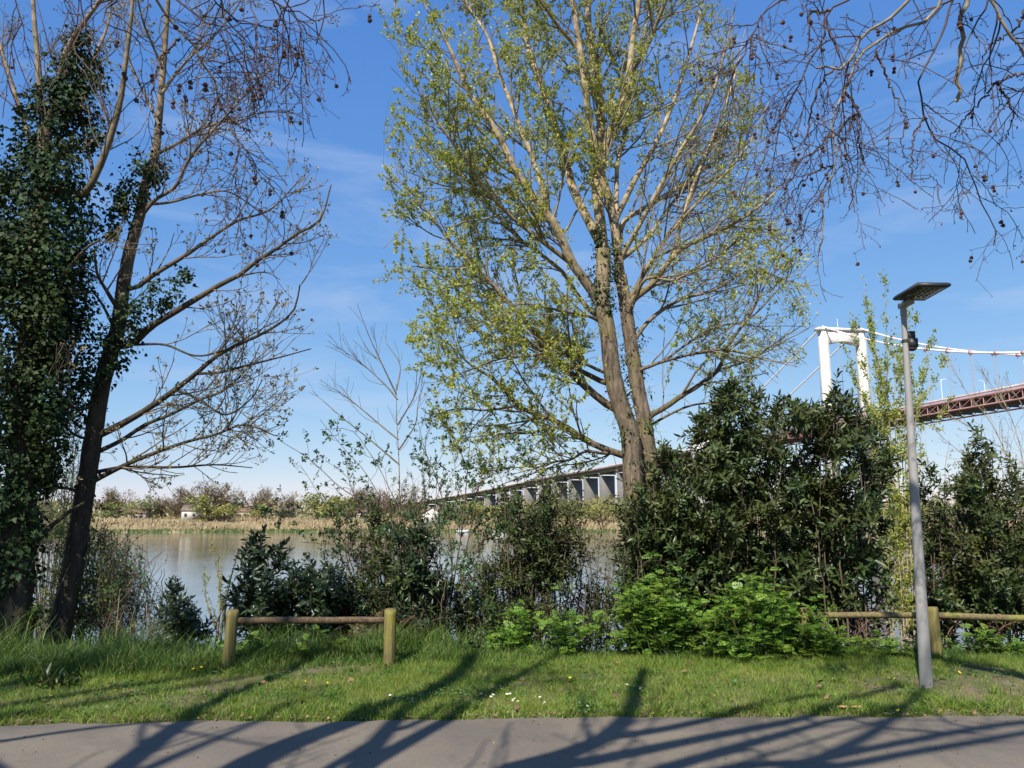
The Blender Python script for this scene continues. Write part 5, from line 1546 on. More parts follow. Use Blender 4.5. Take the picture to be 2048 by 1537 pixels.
bare_shrub('bare_sapling', 'thin bare sapling with a straight stem and fine upswept twigs left of centre', 'tree',
    [[(800,1290),(803,1160),(800,1040),(798,930),(794,850),(792,768)], [(793,790),(760,720),(735,665),(714,608)], [(795,800),(770,770),(720,725),(655,682)],
     [(797,880),(760,850),(700,800),(640,760)], [(799,930),(740,880),(690,840),(632,790)], [(793,780),(800,730),(775,690),(770,672)],
     [(798,900),(830,850),(836,810),(850,760)], [(796,850),(830,790),(845,740)]], 10.9, M['twig_ash'], 91, (6.0, 3.5), ((.25, .8), (.1, .3)), .017, .10, (20, 50), base=(800, 1290))
bare_shrub('slender_shrub', 'slender tall shrub with small fresh leaves and two thin stems left of the poplar', 'shrub',
    [[(888,1290),(905,1180),(925,1050),(935,940),(942,860),(950,790)], [(895,1290),(920,1160),(945,1040),(965,950),(1000,880),(1030,850)], [(905,1180),(900,1080),(880,980),(850,900),(835,840)],
     [(925,1050),(960,970),(990,930),(1040,905)], [(935,940),(910,880),(880,840),(860,820)], [(942,860),(970,830),(985,810)], [(920,1160),(960,1090),(985,1050),(1000,1000)], [(890,1290),(870,1170),(880,1090),(890,1030)]],
    11.0, M['stem_brown'], 72, (8.0, 5.5), ((.2, .7), (.1, .3)), .017, .05, (30, 65), (M['shrub_leaf'], 7, (.03, .055)), base=(892, 1290), wander=.13)
bare_shrub('tangled_shrub', 'tangled thin shrub with small dull leaves behind the right post of the left fence', 'shrub',
    [[(700,1290),(705,1180),(690,1090),(700,1010)], [(720,1290),(735,1170),(760,1080),(755,1000)], [(760,1290),(770,1180),(790,1080),(830,1010)], [(690,1290),(670,1190),(650,1120),(655,1060)], [(740,1290),(720,1200),(725,1100),(720,1040)], [(780,1290),(820,1180),(850,1100),(870,1040)], [(640,1290),(635,1200),(610,1130)]],
    11.2, M['stem_brown'], 86, (9.0, 6.0), ((.2, .6), (.1, .3)), .012, .05, (30, 65), (M['privet_leaf'], 5, (.03, .055)), base=(730, 1290), wander=.15)
bare_shrub('tangled_shrub', 'tangled thin shrub with fresh leaves between slender shrub and rounded shrub', 'shrub',
    [[(940,1290),(945,1180),(960,1100),(975,1030)], [(960,1290),(985,1190),(1000,1110),(1030,1040)], [(920,1290),(900,1200),(905,1120),(890,1060)], [(1000,1290),(1020,1200),(1010,1130),(1025,1070)], [(1030,1290),(1060,1200),(1090,1140),(1100,1070)], [(970,1290),(960,1200),(930,1130)]],
    10.6, M['stem_brown'], 87, (9.0, 6.0), ((.2, .6), (.1, .3)), .011, .05, (30, 65), (M['shrub_leaf'], 5, (.028, .05)), base=(970, 1290), wander=.15)
bare_shrub('tangled_shrub', 'tall thin tangle of twigs with scattered leaves around the bare sapling', 'shrub',
    [[(830,1290),(835,1150),(850,1020),(845,920),(860,860)], [(770,1290),(760,1150),(735,1050),(700,970),(690,900)], [(790,1290),(820,1100),(850,980),(890,900)], [(740,1290),(700,1120),(660,1030),(620,960),(600,930)], [(860,1290),(880,1120),(870,1010),(900,950),(930,920)], [(750,1290),(760,1130),(780,1020),(770,940)]],
    11.5, M['stem_brown'], 89, (6.5, 5.0), ((.25, .8), (.12, .35)), .012, .05, (30, 65), (M['shrub_leaf'], 5, (.03, .055)), base=(800, 1290), wander=.14)
bare_shrub('tangled_shrub', 'thin leafy stems in front of the water left of the big trunk', 'shrub',
    [[(1130,1280),(1150,1190),(1170,1110),(1165,1030)], [(1150,1280),(1190,1180),(1200,1080),(1215,1010)], [(1180,1280),(1215,1190),(1235,1110)], [(1120,1280),(1110,1200),(1130,1130),(1140,1070)], [(1200,1280),(1190,1220),(1160,1160)]],
    11.4, M['stem_brown'], 88, (9.0, 6.0), ((.2, .6), (.1, .3)), .011, .05, (30, 65), (M['privet_leaf'], 4, (.028, .05)), base=(1150, 1280), wander=.16)
bare_shrub('leafy_sapling', 'airy young tree with yellowish leaves in front of the viaduct piers', 'tree',
    [[(1060,1290),(1065,1180),(1058,1080),(1070,990),(1085,920)], [(1065,1180),(1090,1080),(1120,1000),(1150,950)], [(1060,1120),(1030,1040),(1010,980),(990,930)], [(1070,1290),(1095,1150),(1140,1050),(1160,1000)], [(1058,1080),(1045,1010),(1050,950)]],
    11.6, M['stem_brown'], 84, (8.0, 5.5), ((.2, .7), (.1, .3)), .016, .05, (30, 65), (M['privet_leaf'], 6, (.03, .055)), base=(1062, 1290), wander=.13)
bare_shrub('leafy_sapling', 'thin sapling with sparse greyish leaves between dense evergreen shrub and slender shrub', 'tree',
    [[(850,1290),(848,1180),(855,1090),(870,1010),(875,950)], [(848,1180),(830,1100),(820,1030),(825,980)], [(855,1090),(890,1030),(905,980)], [(980,1290),(990,1180),(985,1100),(1000,1040)], [(990,1180),(960,1110),(955,1050)]],
    11.3, M['stem_brown'], 85, (8.0, 5.5), ((.2, .6), (.1, .3)), .012, .05, (30, 65), (M['shrub_leaf'], 4, (.028, .05)), base=(850, 1290), wander=.14)
bare_shrub('arching_rose', 'arching thorny shrub with scattered dark leaves bending left from the sapling', 'shrub',
    [[(805,1290),(790,1120),(740,1020),(680,975),(620,920),(560,882)], [(805,1290),(795,1080),(740,960),(690,900),(640,840)], [(800,1290),(770,1110),(700,1050),(620,1028),(540,1030),(500,1045)],
     [(805,1290),(800,1050),(770,960),(735,900),(700,860),(640,860)], [(810,1290),(830,1050),(860,960),(850,880),(880,830)], [(800,1290),(740,1100),(680,1090),(600,1085)]],
    10.6, M['stem_brown'], 92, (4.5, 3.5), ((.2, .7), (.1, .3)), .011, .02, (30, 70), (M['shrub_leaf'], 7, (.035, .062)), base=(805, 1290), wander=.14)
bare_shrub('twiggy_shrub', 'brownish leafless shrub with fine fanned twigs at the right edge below the red deck', 'shrub',
    [[(2060,1200),(2040,1000),(1990,860),(1930,780),(1900,720)], [(2070,1200),(2050,950),(2020,830),(1975,760),(1950,730)], [(2080,1200),(2060,900),(2048,820),(2010,760)],
     [(2060,1200),(2010,1010),(1950,930),(1890,880),(1860,850)], [(2090,1200),(2080,900),(2070,800)], [(2060,1200),(2030,940),(1960,870),(1900,830)]],
    11.6, M['twig_pale'], 93, (9, 5), ((.25, .8), (.1, .35)), .016, .06, (20, 50), (M['bud'], 1, (.015, .03)), base=(2060, 1200))
bare_shrub('twiggy_shrub', 'pale sparse shrub with tiny leaves between the lamp pole and the right laurel', 'shrub',
    [[(1890,1290),(1880,1100),(1860,960),(1850,880)], [(1890,1290),(1900,1080),(1890,950),(1900,880)], [(1890,1290),(1860,1100),(1830,980),(1825,900)], [(1890,1290),(1930,1050),(1930,940),(1945,880)]],
    12.4, M['twig_pale'], 94, (7, 4.5), ((.25, .7), (.1, .35)), .013, .06, (20, 55), (M['yellow_leaf'], 3, (.025, .045)), base=(1890, 1290))
bare_shrub('elder_shrub', 'dark forked bare branches over the water right of the leaning trunk', 'shrub',
    [[(140,1250),(170,1175),(230,1135),(270,1080),(300,1062),(318,1040)], [(200,1290),(230,1210),(262,1165),(300,1125),(330,1100)], [(225,1120),(236,1070),(250,1050)],
     [(205,1290),(235,1220),(290,1170),(325,1130)], [(215,1290),(240,1230),(260,1180),(285,1170)], [(262,1165),(275,1100),(280,1090)], [(190,1060),(225,1080),(255,1110)]],
    10.5, M['stem_brown'], 95, (2.2, 1.6), ((.12, .5), (.06, .2)), .014, .10, (25, 50), (M['brown_leaf'], 2, (.02, .04)), base=(200, 1290))
bare_shrub('bent_shrub', 'crooked bare shrub with bent mossy stems left of the big laurel', 'shrub',
    [[(1170,1275),(1160,1220),(1140,1180),(1125,1140),(1115,1100)], [(1250,1275),(1245,1190),(1225,1160),(1190,1140),(1150,1128),(1110,1130)], [(1205,1275),(1208,1220),(1215,1180),(1222,1130)],
     [(1245,1190),(1228,1130),(1228,1100)], [(1170,1260),(1150,1200),(1120,1170)], [(1245,1280),(1220,1220),(1190,1180),(1170,1090),(1130,1085)], [(1165,1260),(1170,1200),(1172,1160)]],
    10.8, M['stem_brown'], 96, (5.0, 3.4), ((.15, .5), (.06, .25)), .022, .03, (30, 70), (M['privet_leaf'], 1, (.03, .05)), base=(1200, 1275), wander=.16)
bare_shrub('dry_bramble', 'tangle of dry reddish bramble behind the right post of the left fence', 'shrub',
    [[(690,1320),(700,1270),(730,1240),(770,1250)], [(720,1325),(740,1260),(780,1240),(810,1270)], [(760,1325),(740,1270),(700,1250),(670,1260)], [(780,1320),(800,1260),(830,1230)], [(740,1325),(760,1250),(750,1220)], [(700,1325),(680,1280),(650,1270)],
     [(830,1320),(860,1260),(890,1220)], [(800,1320),(840,1270),(860,1280)]],
    9.8, M['twig_red'], 97, (12, 6.0), ((.15, .5), (.08, .25)), .006, -.06, (30, 85), None, base=(740, 1325), wander=.22)
bare_shrub('dry_bramble', 'tangle of dry reddish stems under the right-hand rail beside the grey pole', 'shrub',
    [[(1890,1310),(1900,1260),(1940,1240),(1980,1260)], [(1940,1310),(1930,1260),(1900,1240)], [(1980,1310),(2000,1260),(2040,1240)], [(2030,1310),(2010,1270),(1970,1250)], [(1700,1310),(1720,1260),(1740,1240)], [(1760,1310),(1740,1270),(1700,1250)]],
    9.8, M['twig_red'], 98, (11, 6.0), ((.15, .5), (.08, .25)), .006, -.05, (30, 85), None, base=(1900, 1310), wander=.22)
bare_shrub('dry_weeds', 'upright dry weed stalks at the water side left of the left fence', 'shrub',
    [[(40,1300),(35,1180),(20,1100)], [(60,1300),(75,1200),(70,1120)], [(90,1300),(110,1200),(140,1130)], [(230,1300),(235,1230),(240,1180)], [(293,1300),(294,1250),(293,1205)], [(330,1300),(320,1240),(300,1200)], [(370,1300),(360,1250),(350,1230)], [(260,1300),(262,1250),(270,1215)]],
    10.2, M['twig_pale'], 99, (3.0, 1.5), ((.1, .4), (.05, .2)), .006, .08, (20, 50), (M['bud'], 1, (.015, .03)), base=(200, 1300))

# ---- bright umbellifer herbs
HB = M['herb_leaf']
HERBS = [
 ('broad bright green herb clump at the foot of the big laurel, left half', [(1165,1270,1330),(1200,1255,1400),(1250,1250,1440),(1300,1260,1440),(1345,1270,1440)], 9.55, .35, 330),
 ('broad bright green herb clump at the foot of the big laurel, right half', [(1165,1450,1500),(1200,1430,1600),(1250,1420,1640),(1310,1420,1650),(1345,1430,1650)], 9.15, .3, 340),
 ('bright green herb clump below the crooked bare shrub', [(1235,1090,1130),(1260,1060,1240),(1290,1050,1260),(1330,1060,1260)], 9.6, .28, 180),
 ('green herb clump right of the tall grass tuft in the middle', [(1225,1030,1070),(1260,1000,1070),(1300,980,1080),(1335,980,1090)], 9.7, .28, 120),
 ('low green herb clump between the hidden fence post and the lamp pole', [(1270,1650,1700),(1288,1640,1830),(1335,1640,1840)], 9.15, .2, 170),
 ('green herb clump in the middle of the left fence gap', [(1265,600,660),(1290,570,690),(1320,545,690),(1352,530,640)], 9.35, .25, 150),
 ('dark green leafy weeds around the left fence post', [(1290,440,500),(1320,430,530),(1360,430,530)], 9.05, .18, 70),
 ('ferny green herb clump right of the grey lamp pole', [(1270,1950,1990),(1290,1930,2030),(1325,1925,2040)], 9.6, .2, 70),
 ('bright green herb clump cut by the right picture edge', [(1285,2030,2080),(1320,2020,2090)], 9.5, .2, 40),
]
for k, (lb, rw, Y, th, n_) in enumerate(HERBS):
    shrub('herb_clump', lb, 'plant', rw, Y, th, n_, HB, M['shrub_leaf'], 'herb', (.06, .17), (.08, .26), 4, 22, -.35, 3.2, 110 + k, 'bright green herbs along the bank edge', .5, stem_r=.006)

# ------------------------------------------------------------------ wooden rail fences
def log_mesh(name, A, B, r, mat, parent, sides=18, bev=.012, seed=0, rough=.02):
    """Round timber from A to B with slightly chamfered, closed ends."""
    rng = np.random.default_rng(seed)
    A, B = np.array(A, float), np.array(B, float)
    d = nrm(B - A); L = np.linalg.norm(B - A)
    s = np.concatenate([[0, bev / L], np.linspace(.08, .92, 10), [1 - bev / L, 1]])
    P = A + (B - A) * s[:, None] + np.cumsum(rng.normal(size=(len(s), 3)), 0) * .0012 * (1 - abs(d))
    rr = np.full(len(s), r); rr[[0, -1]] = r - bev
    ph = rng.uniform(0, 6, 3)
    aa = np.arange(sides) / sides * 2 * math.pi
    prof = 1 + .03 * np.cos(2 * aa + ph[0]) + .02 * np.cos(3 * aa + ph[1])
    RR = rr[:, None] * prof[None] * (1 + rough * rng.normal(size=(len(s), sides)) * .6)
    V, Fq = tube_arrays(P[None], RR[None], sides)
    n = len(V)
    V = np.vstack([V, P[:1], P[-1:]])
    i = np.arange(sides); j = (i + 1) % sides
    o0 = (len(s) - 1) * sides
    F3 = np.vstack([np.stack([i, j, np.full(sides, n)], 1), np.stack([o0 + j, o0 + i, np.full(sides, n + 1)], 1)])
    return build(name, V, [Fq, F3], mat, parent, smooth=False)

def fence(label, posts, rails, Y, mat_rail):
    p0 = px(posts[0][0], posts[0][2], Y)
    root = empty('rail_fence', (float(p0[0]), Y, 0), label, 'fence', 'low wooden rail fences on the bank')
    for k, (ut, vt, vb, lean) in enumerate(posts):
        t = px(ut, vt, Y)
        log_mesh('post', [t[0] - lean, Y, float(zg(t[0], Y)) - .12], t, .064, M['post_wood'], root, seed=k + int(ut))
    for k, (u0, v0, u1, v1) in enumerate(rails):
        log_mesh('rail', px(u0, v0, Y + .01), px(u1, v1, Y + .01), .035, mat_rail, root, seed=30 + k + int(u0))
    return root
fence('short mossy wooden fence of two posts and one brown rail in the left half', [(466, 1221, 1340, .03), (781, 1219, 1335, -.01)], [(476, 1242, 770, 1241)], 8.72, M['rail_wood'])
fence('long mossy wooden rail fence behind the lamp pole at right', [(1611, 1216, 1335, 0), (1864, 1214, 1320, -.02), (2130, 1226, 1330, 0)], [(1622, 1231, 1853, 1231), (1875, 1231, 2119, 1237)], 9.3, M['rail_wood_mossy'])

# ------------------------------------------------------------------ lamp post
lb = gpx(1853, 1376, .02)
LX, LY = float(lb[0]), float(lb[1])
LEAN = .025
lamp = empty('lamp_post', (LX, LY, 0), 'slim grey metal lamp post with a flat dark square lamp head', 'lamp post')
g = Geo()
zz = np.array([-.15, 0, .5, 1.5, 2.5, 3.2, 3.72])
g.tubes(np.stack([LX + LEAN * zz, np.full(7, LY), zz], 1), np.interp(zz, [0, 3.75], [.059, .026]), 24)
g.build('pole', M['pole_metal'], lamp, smooth=True)
g = Geo()
hx = LX + LEAN * 3.8 + .035
RH = np.array([[math.cos(.03), -math.sin(.03), 0], [math.sin(.03), math.cos(.03), 0], [0, 0, 1]])
tilt = math.radians(2); RT = np.array([[1, 0, 0], [0, math.cos(tilt), math.sin(tilt)], [0, -math.sin(tilt), math.cos(tilt)]])
RHT = RH @ RT
hc = np.array([hx, LY - .30, 3.85])
q = np.array([[-1, -1], [1, -1], [1, 1], [-1, 1]]) * [.165, .235]
def ring_(sc, z): return np.array([[p[0] * sc, p[1] * sc, z] for p in q]) @ RHT.T + hc
V = np.vstack([ring_(.94, -.022), ring_(1, -.012), ring_(1, .008), ring_(.9, .026)])
F4 = [[3, 2, 1, 0], [12, 13, 14, 15]]
for k in range(3):
    for j in range(4): F4.append([k * 4 + j, k * 4 + (j + 1) % 4, k * 4 + 4 + (j + 1) % 4, k * 4 + 4 + j])
hd = build('lamp_head', V, [np.array(F4)], M['lamp_dark'], lamp)
g = Geo(); g.box(np.array([0, -.04, -.025]) @ RHT.T + hc, (.24, .36, .008), R=RHT); ln = g.build('lens', M['lamp_lens'], hd)
for ix in range(4):
    for iy in range(6):
        g = Geo(); g.box(np.array([-.08 + ix * .053, -.18 + iy * .056, -.0305]) @ RHT.T + hc, (.020, .020, .004), R=RHT); g.build('led', M['led_grey'], ln)
g = Geo(); g.box((LX + LEAN * 3.78, LY - .06, 3.795), (.06, .22, .055)); g.tubes(np.array([[LX + LEAN * 3.68, LY, 3.68], [LX + LEAN * 3.78, LY, 3.785]]), np.full(2, .032), 16); g.build('bracket', M['pole_metal'], lamp)
sz = float(px(1815, 682, LY)[2])
g = Geo()
g.box((LX + LEAN * sz - .015 + .065, LY - .02, sz + .055), (.06, .07, .07)); g.box((LX + LEAN * sz - .015 + .07, LY - .02, sz - .03), (.085, .085, .09))
g.prism(np.array([[LX + LEAN * sz - .015 + .03, LY - .06, sz - .075], [LX + LEAN * sz - .015 + .11, LY - .06, sz - .075], [LX + LEAN * sz - .015 + .11, LY + .02, sz - .075], [LX + LEAN * sz - .015 + .03, LY + .02, sz - .075]]),
        np.array([[LX + LEAN * sz - .015 + .05, LY - .04, sz - .11], [LX + LEAN * sz - .015 + .09, LY - .04, sz - .11], [LX + LEAN * sz - .015 + .09, LY, sz - .11], [LX + LEAN * sz - .015 + .05, LY, sz - .11]]))
cs = g.build('sensor_box', M['lamp_dark'], lamp)
g = Geo(); g.tubes(np.array([[LX + LEAN * sz, LY, sz - .02], [LX + LEAN * sz, LY, sz + .01]]), np.full(2, .036), 16); g.build('clamp_band', M['lamp_dark'], cs)

# ------------------------------------------------------------------ grass, flowers, litter
rng = np.random.default_rng(77)
def blades(g, x, y, h, w, lean, rng, segs=1):
    n = len(x)
    z = zg(x, y) - .015
    az = rng.uniform(0, 2 * math.pi, n)
    side = np.stack([np.cos(az), np.sin(az), np.zeros(n)], 1)
    la = rng.uniform(0, 2 * math.pi, n)
    ld = np.stack([np.cos(la), np.sin(la), np.zeros(n)], 1) * (lean * h * rng.uniform(.2, 1.2, n))[:, None]
    b = np.stack([x, y, z], 1)
    if segs == 1:
        V = np.stack([b - side * w[:, None] / 2, b + side * w[:, None] / 2, b + ld + np.array([0, 0, 1]) * h[:, None]], 1)
        g.add(V.reshape(-1, 3), np.arange(n * 3).reshape(-1, 3))
    else:
        m = b + ld * .35 + np.array([0, 0, .55]) * h[:, None]
        t = b + ld * 1.2 + np.array([0, 0, .92]) * h[:, None]
        V = np.stack([b - side * w[:, None] / 2, b + side * w[:, None] / 2, m - side * w[:, None] * .38, m + side * w[:, None] * .38, t], 1)
        i = np.arange(n)[:, None] * 5
        g.add(V.reshape(-1, 3), np.vstack([i + [2, 3, 4]]), i + np.array([0, 1, 3, 2]))

FB = Field(rng, 1.6)
def fld(x, y, s=1.0): return FB(np.stack([x * s, y * s, np.zeros_like(x)], 1))
# where the tall grass begins, seen from the path (further away on the right)
def tall_y(x):
    return np.interp(x, [-7, -4.0, -3.0, -1.5, -.3, .3, 7], [8.1, 8.15, 8.55, 8.8, 8.75, 9.05, 9.15])
# short mown grass
g = Geo(); N = 245000
x = rng.uniform(-7.2, 7.6, N); y = rng.uniform(6.6, 9.9, N)
e = y - edge_y(x)
f = fld(x, y) + .55 * fld(x, y, 3.1) + rng.normal(0, .35, N)
bare = np.exp(-np.clip(e, 0, 9) / .15) * 1.5
k = (e > -.01) & (f - bare * rng.uniform(.3, 1.6, N) > -1.15)
x, y, f, e = x[k], y[k], f[k], e[k]
h = (.022 + .028 * rng.uniform(size=len(x)) ** 2 + .018 * np.clip(f, 0, 2)) * (1 + .8 * smooth01((y - tall_y(x) + .5) / .5))
blades(g, x, y, h, rng.uniform(.004, .008, len(x)), .9, rng)
tag(g.build('lawn_grass', M['lawn']), kind='stuff')
# tufts standing higher in the lawn and leaning over the kerbless edge
g = Geo()
nt = 1050
cx_ = rng.uniform(-7, 7.4, nt); cy_ = edge_y(cx_) + np.where(rng.uniform(size=nt) < .6, rng.uniform(-.02, .28, nt), rng.uniform(.3, 2.2, nt))
idx = np.repeat(np.arange(nt), rng.integers(18, 60, nt)); n_ = len(idx)
sp = rng.uniform(.02, .07, nt)[idx]
x = cx_[idx] + rng.normal(size=n_) * sp; y = cy_[idx] + rng.normal(size=n_) * sp
k = y > edge_y(x) - .07; x, y, idx = x[k], y[k], idx[k]
hh = ((.035 + .085 * rng.uniform(size=nt) ** 2)[idx]) * rng.uniform(.5, 1.1, len(x))
blades(g, x, y, hh, rng.uniform(.004, .008, len(x)), 1.1, rng, 2)
tag(g.build('grass_tufts', M['lawn']), kind='stuff')
# tall grass at the top of the bank
g = Geo(); N = 80000
x = rng.uniform(-7.6, 7.6, N); y = tall_y(x) + rng.gamma(1.4, .45, N)
f = fld(x, y, 1.4) + rng.normal(0, .4, N)
hx_ = np.interp(x, [-7.5, -6, -5, -3.2, -2.6, -1.2, -.4, .1, .6, 2, 7.5], [.50, .52, .44, .38, .30, .32, .44, .26, .18, .14, .18])
k = (f > -.7) & (y < 10.7)
x, y, f, hx_ = x[k], y[k], f[k], hx_[k]
front = smooth01((y - tall_y(x)) / .35)
lump = fld(x, y, 2.6); lump2 = fld(x + 9, y, 6.0)
h = hx_ * (.6 + .4 * front) * rng.uniform(.35, 1.15, len(x)) * np.clip(.78 + .28 * lump + .18 * lump2, .25, 1.5)
blades(g, x, y, h, rng.uniform(.004, .011, len(x)), .75, rng, 2)
tag(g.build('tall_grass', M['tall_grass']), kind='stuff')
# low weeds over the upper slope
g = Geo(); N = 11000
x = rng.uniform(-8, 8, N); y = rng.uniform(9.4, 12.5, N); z = zg(x, y) + rng.uniform(0, .16, N)
az = rng.uniform(0, 6.28, N)
leaves(g, np.stack([x, y, z], 1), np.stack([np.cos(az), np.sin(az), rng.uniform(-.1, .6, N)], 1), nrm(np.array([0, -.2, 1]) + .4 * rng.normal(size=(N, 3))), rng.uniform(.03, .08, N), T_IVY)
tag(g.build('bank_ground_cover', M['ivy_leaf']), kind='stuff')

# broad-leaved weed in the shade at the left (dock)
def rosette(label, u, v, n, size, seed, mat):
    r = np.random.default_rng(seed); c = gpx(u, v, .03)
    o = empty('dock_weed', tuple(c), label, 'plant')
    g = Geo(); az = r.uniform(0, 6.28, n); el = r.uniform(.2, 1.2, n)
    d = np.stack([np.cos(az) * np.cos(el), np.sin(az) * np.cos(el), np.sin(el)], 1)
    leaves(g, c + r.normal(size=(n, 3)) * [.10, .08, .04], d, nrm(np.array([0, 0, 1.]) - d * .3 + .2 * r.normal(size=(n, 3))), r.uniform(*size, n), T_LAUREL, squash=.8)
    g.build('foliage', mat, o, kind='stuff')
rosette('grey-green narrow-leaved weed at the front of the tall grass on the left', 112, 1372, 60, (.10, .2), 5, M['privet_leaf'])

g = Geo(); nc_ = 260
cx_ = rng.uniform(-7, 7.4, nc_); cy_ = edge_y(cx_) + rng.uniform(.08, 2.3, nc_)
idx = np.repeat(np.arange(nc_), rng.integers(8, 34, nc_)); n_ = len(idx)
x = cx_[idx] + rng.normal(0, .07, n_); y = cy_[idx] + rng.normal(0, .06, n_); az = rng.uniform(0, 6.28, n_)
k = y > edge_y(x) + .01; x, y, az = x[k], y[k], az[k]; n_ = len(x)
leaves(g, np.stack([x, y, zg(x, y) + rng.uniform(.01, .045, n_)], 1), np.stack([np.cos(az), np.sin(az), rng.uniform(-.1, .4, n_)], 1), nrm(np.array([0, 0, 1.]) + .35 * rng.normal(size=(n_, 3))), rng.uniform(.014, .04, n_), T_IVY)
tag(g.build('lawn_clover', M['clover']), kind='stuff')
# daisies and dandelions
def flower_mesh(name, n_pet, r0, r1, mats, dome):
    bm = bmesh.new()
    for k in range(n_pet):
        a = 2 * math.pi * k / n_pet; w = math.pi / n_pet * .85
        pts = [(r0 * math.cos(a), r0 * math.sin(a), .001), (r1 * .7 * math.cos(a - w), r1 * .7 * math.sin(a - w), .002), (r1 * math.cos(a), r1 * math.sin(a), .0035), (r1 * .7 * math.cos(a + w), r1 * .7 * math.sin(a + w), .002)]
        bm.faces.new([bm.verts.new(p) for p in pts])
    pet = bpy.data.meshes.new(name + '_petals'); bm.to_mesh(pet); bm.free(); pet.materials.append(mats[0])
    bm = bmesh.new(); bmesh.ops.create_uvsphere(bm, u_segments=8, v_segments=5, radius=r0 * 1.25)
    for v in bm.verts: v.co.z *= dome
    cen = bpy.data.meshes.new(name + '_centre'); bm.to_mesh(cen); bm.free(); cen.materials.append(mats[1])
    bm = bmesh.new(); bmesh.ops.create_cone(bm, cap_ends=False, segments=5, radius1=.0012, radius2=.001, depth=.06)
    for v in bm.verts: v.co.z -= .031
    stm = bpy.data.meshes.new(name + '_stem'); bm.to_mesh(stm); bm.free(); stm.materials.append(M['herb_leaf'])
    return pet, cen, stm
DAISY = flower_mesh('daisy', 12, .0045, .0125, (M['daisy_white'], M['flower_yellow']), .5)
DAND = flower_mesh('dandelion', 18, .010, .019, (M['flower_yellow'], M['flower_yellow']), .45)
def flower(name, data, u, v, label, group, hgt, seed, s=1.0):
    r = np.random.default_rng(seed)
    c = gpx(u, v, hgt)
    o = empty(name, tuple(c), label, 'flower', group)
    o.rotation_euler = (r.uniform(.1, .6), r.uniform(-.3, .3), r.uniform(0, 6)); o.scale = (s, s, s)
    for nm, me in zip(('petals', 'centre', 'stem'), data): link(bpy.data.objects.new(nm, me), o)
DS = [(780,1391),(795,1400),(808,1394),(815,1392),(824,1398),(832,1396),(840,1391),(860,1387),(865,1385),(921,1380),(934,1384),(931,1391),(975,1377),(986,1375),(989,1373),(992,1377),(1001,1373),(1003,1378),(1007,1380),(1017,1376),
      (962,1388),(972,1391),(982,1394),(986,1390),(988,1397),(1014,1389),(1020,1388),(1025,1402),(1028,1399),(1033,1405),(1036,1403),(1050,1397),(1054,1402),(1080,1395),(1087,1408),(1089,1405),(1157,1406),(1175,1413),(1239,1371),(1254,1370),(1268,1373),(1280,1376),(1281,1378),
      (1666,1358),(1777,1356),(1788,1358),(826,1404),(758,1416),(1078,1417),(985,1383)]
for k, (u, v) in enumerate(DS):
    flower('daisy', DAISY, u, v, 'tiny white daisy open in the short grass of the verge', 'daisies in the lawn', .055, k, 1.1 + .3 * math.sin(k * 2.3))
DD = [(101,1391,'near the left edge of the lawn'), (231,1381,'left of the left fence in the lawn'), (387,1338,'in the tall grass left of the left fence post, left one'), (402,1335,'in the tall grass left of the left fence post, right one'),
      (611,1363,'below the middle of the left rail'), (655,1366,'below the left rail, right of the other one'), (1140,1356,'in the lawn below the bright herbs in the middle'), (1873,1337,'right of the lamp post foot'),
      (1919,1345,'at the far right of the lawn'), (1795,1421,'at the asphalt edge left of the lamp post'), (1882,1422,'at the asphalt edge right of the lamp post'), (1428,1391,'small and low in the lawn right of centre')]
for k, (u, v, w) in enumerate(DD):
    flower('dandelion', DAND, u, v, 'yellow dandelion ' + w, 'dandelions in the verge', .07, 100 + k, 1.0 + .2 * math.sin(k))

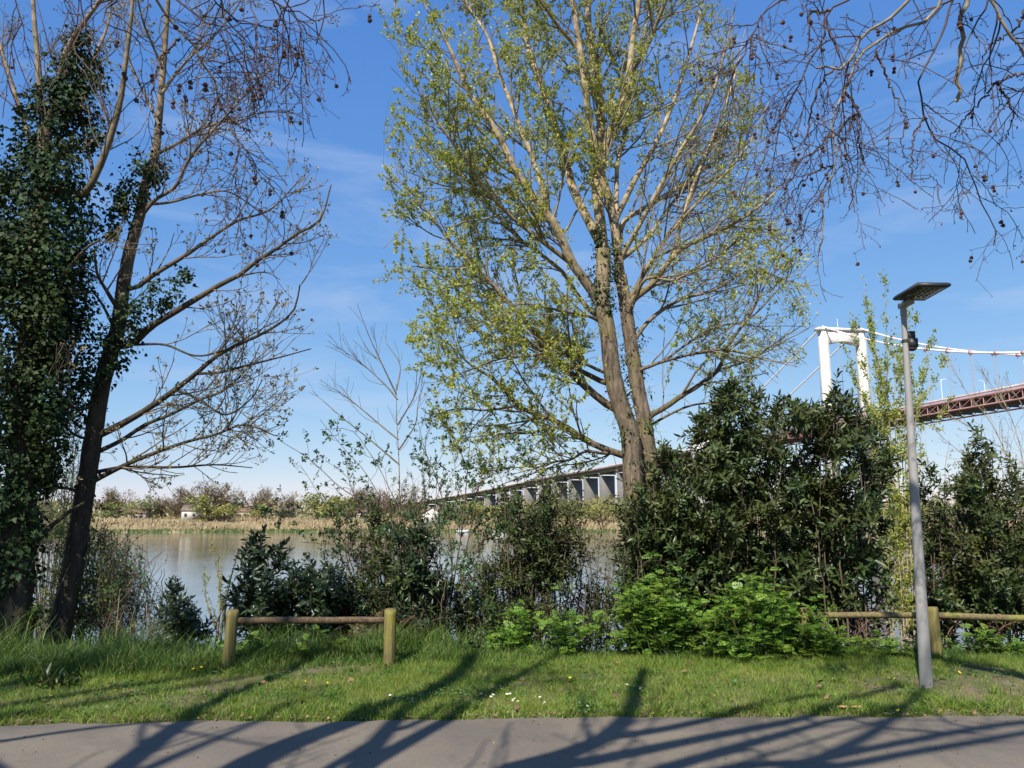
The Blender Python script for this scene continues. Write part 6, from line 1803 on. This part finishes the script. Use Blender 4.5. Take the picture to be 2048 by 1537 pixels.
# strip of orange bark lying by the path
c = gpx(1698, 1416, .03)
bk = empty('bark_strip', tuple(c), 'curled strip of orange-brown bark lying in the grass by the path', 'bark')
th = np.linspace(-1.2, 1.2, 7); xs_ = np.linspace(-.10, .10, 9)
r_ = np.random.default_rng(8)
V = np.array([[a, .018 * math.sin(t) * (1 - .5 * abs(a) * 6), .018 * math.cos(t) + r_.normal() * .0015 + .01 * a] for a in xs_ for t in th])
V2 = V * [1, .8, .8]
i = (np.arange(8)[:, None] * 7 + np.arange(6)[None]).ravel()
F4 = np.stack([i, i + 1, i + 8, i + 7], 1)
build('curl', np.vstack([V, V2]), [F4, F4[:, ::-1] + len(V)], M['bark_orange'], bk, local=False)

# dead leaves along the asphalt edge and scattered on the lawn; crumbs on the path
g = Geo(); N = 1000
x = rng.uniform(-7, 7.4, N); y = edge_y(x) + rng.gamma(1.2, .05, N) - .04
az = rng.uniform(0, 6.28, N)
leaves(g, np.stack([x, y, np.full(N, .022) + rng.uniform(0, .012, N)], 1), np.stack([np.cos(az), np.sin(az), rng.normal(0, .2, N)], 1), nrm(np.array([0, 0, 1.]) + .5 * rng.normal(size=(N, 3))), rng.uniform(.008, .035, N), T_IVY)
N = 130
x = rng.uniform(-6, 6.5, N); y = edge_y(x) + rng.uniform(.1, 2.2, N); az = rng.uniform(0, 6.28, N)
leaves(g, np.stack([x, y, np.full(N, .045)], 1), np.stack([np.cos(az), np.sin(az), rng.normal(0, .2, N)], 1), nrm(np.array([0, 0, 1.]) + .4 * rng.normal(size=(N, 3))), rng.uniform(.03, .08, N), T_IVY)
N = 420
x = rng.uniform(-6, 6.5, N); y = rng.uniform(4.6, 6.7, N); az = rng.uniform(0, 6.28, N)
leaves(g, np.stack([x, y, np.full(N, .012)], 1), np.stack([np.cos(az), np.sin(az), rng.normal(0, .1, N)], 1), nrm(np.array([0, 0, 1.]) + .35 * rng.normal(size=(N, 3))), rng.uniform(.006, .022, N), T_IVY)
tag(g.build('leaf_litter', M['dry_leaf']), kind='stuff')
g = Geo(); N = 160
for _ in range(N):
    a = rng.uniform(-4.5, 4.8); b_ = rng.uniform(4.8, 6.7)
    s = rng.uniform(.002, .006)
    g.box((a, b_, .010 + s * .5), (s * rng.uniform(1, 2.2), s * 1.4, s), rz=rng.uniform(0, 3))
tag(g.build('path_grit', M['stem_brown']), kind='stuff')
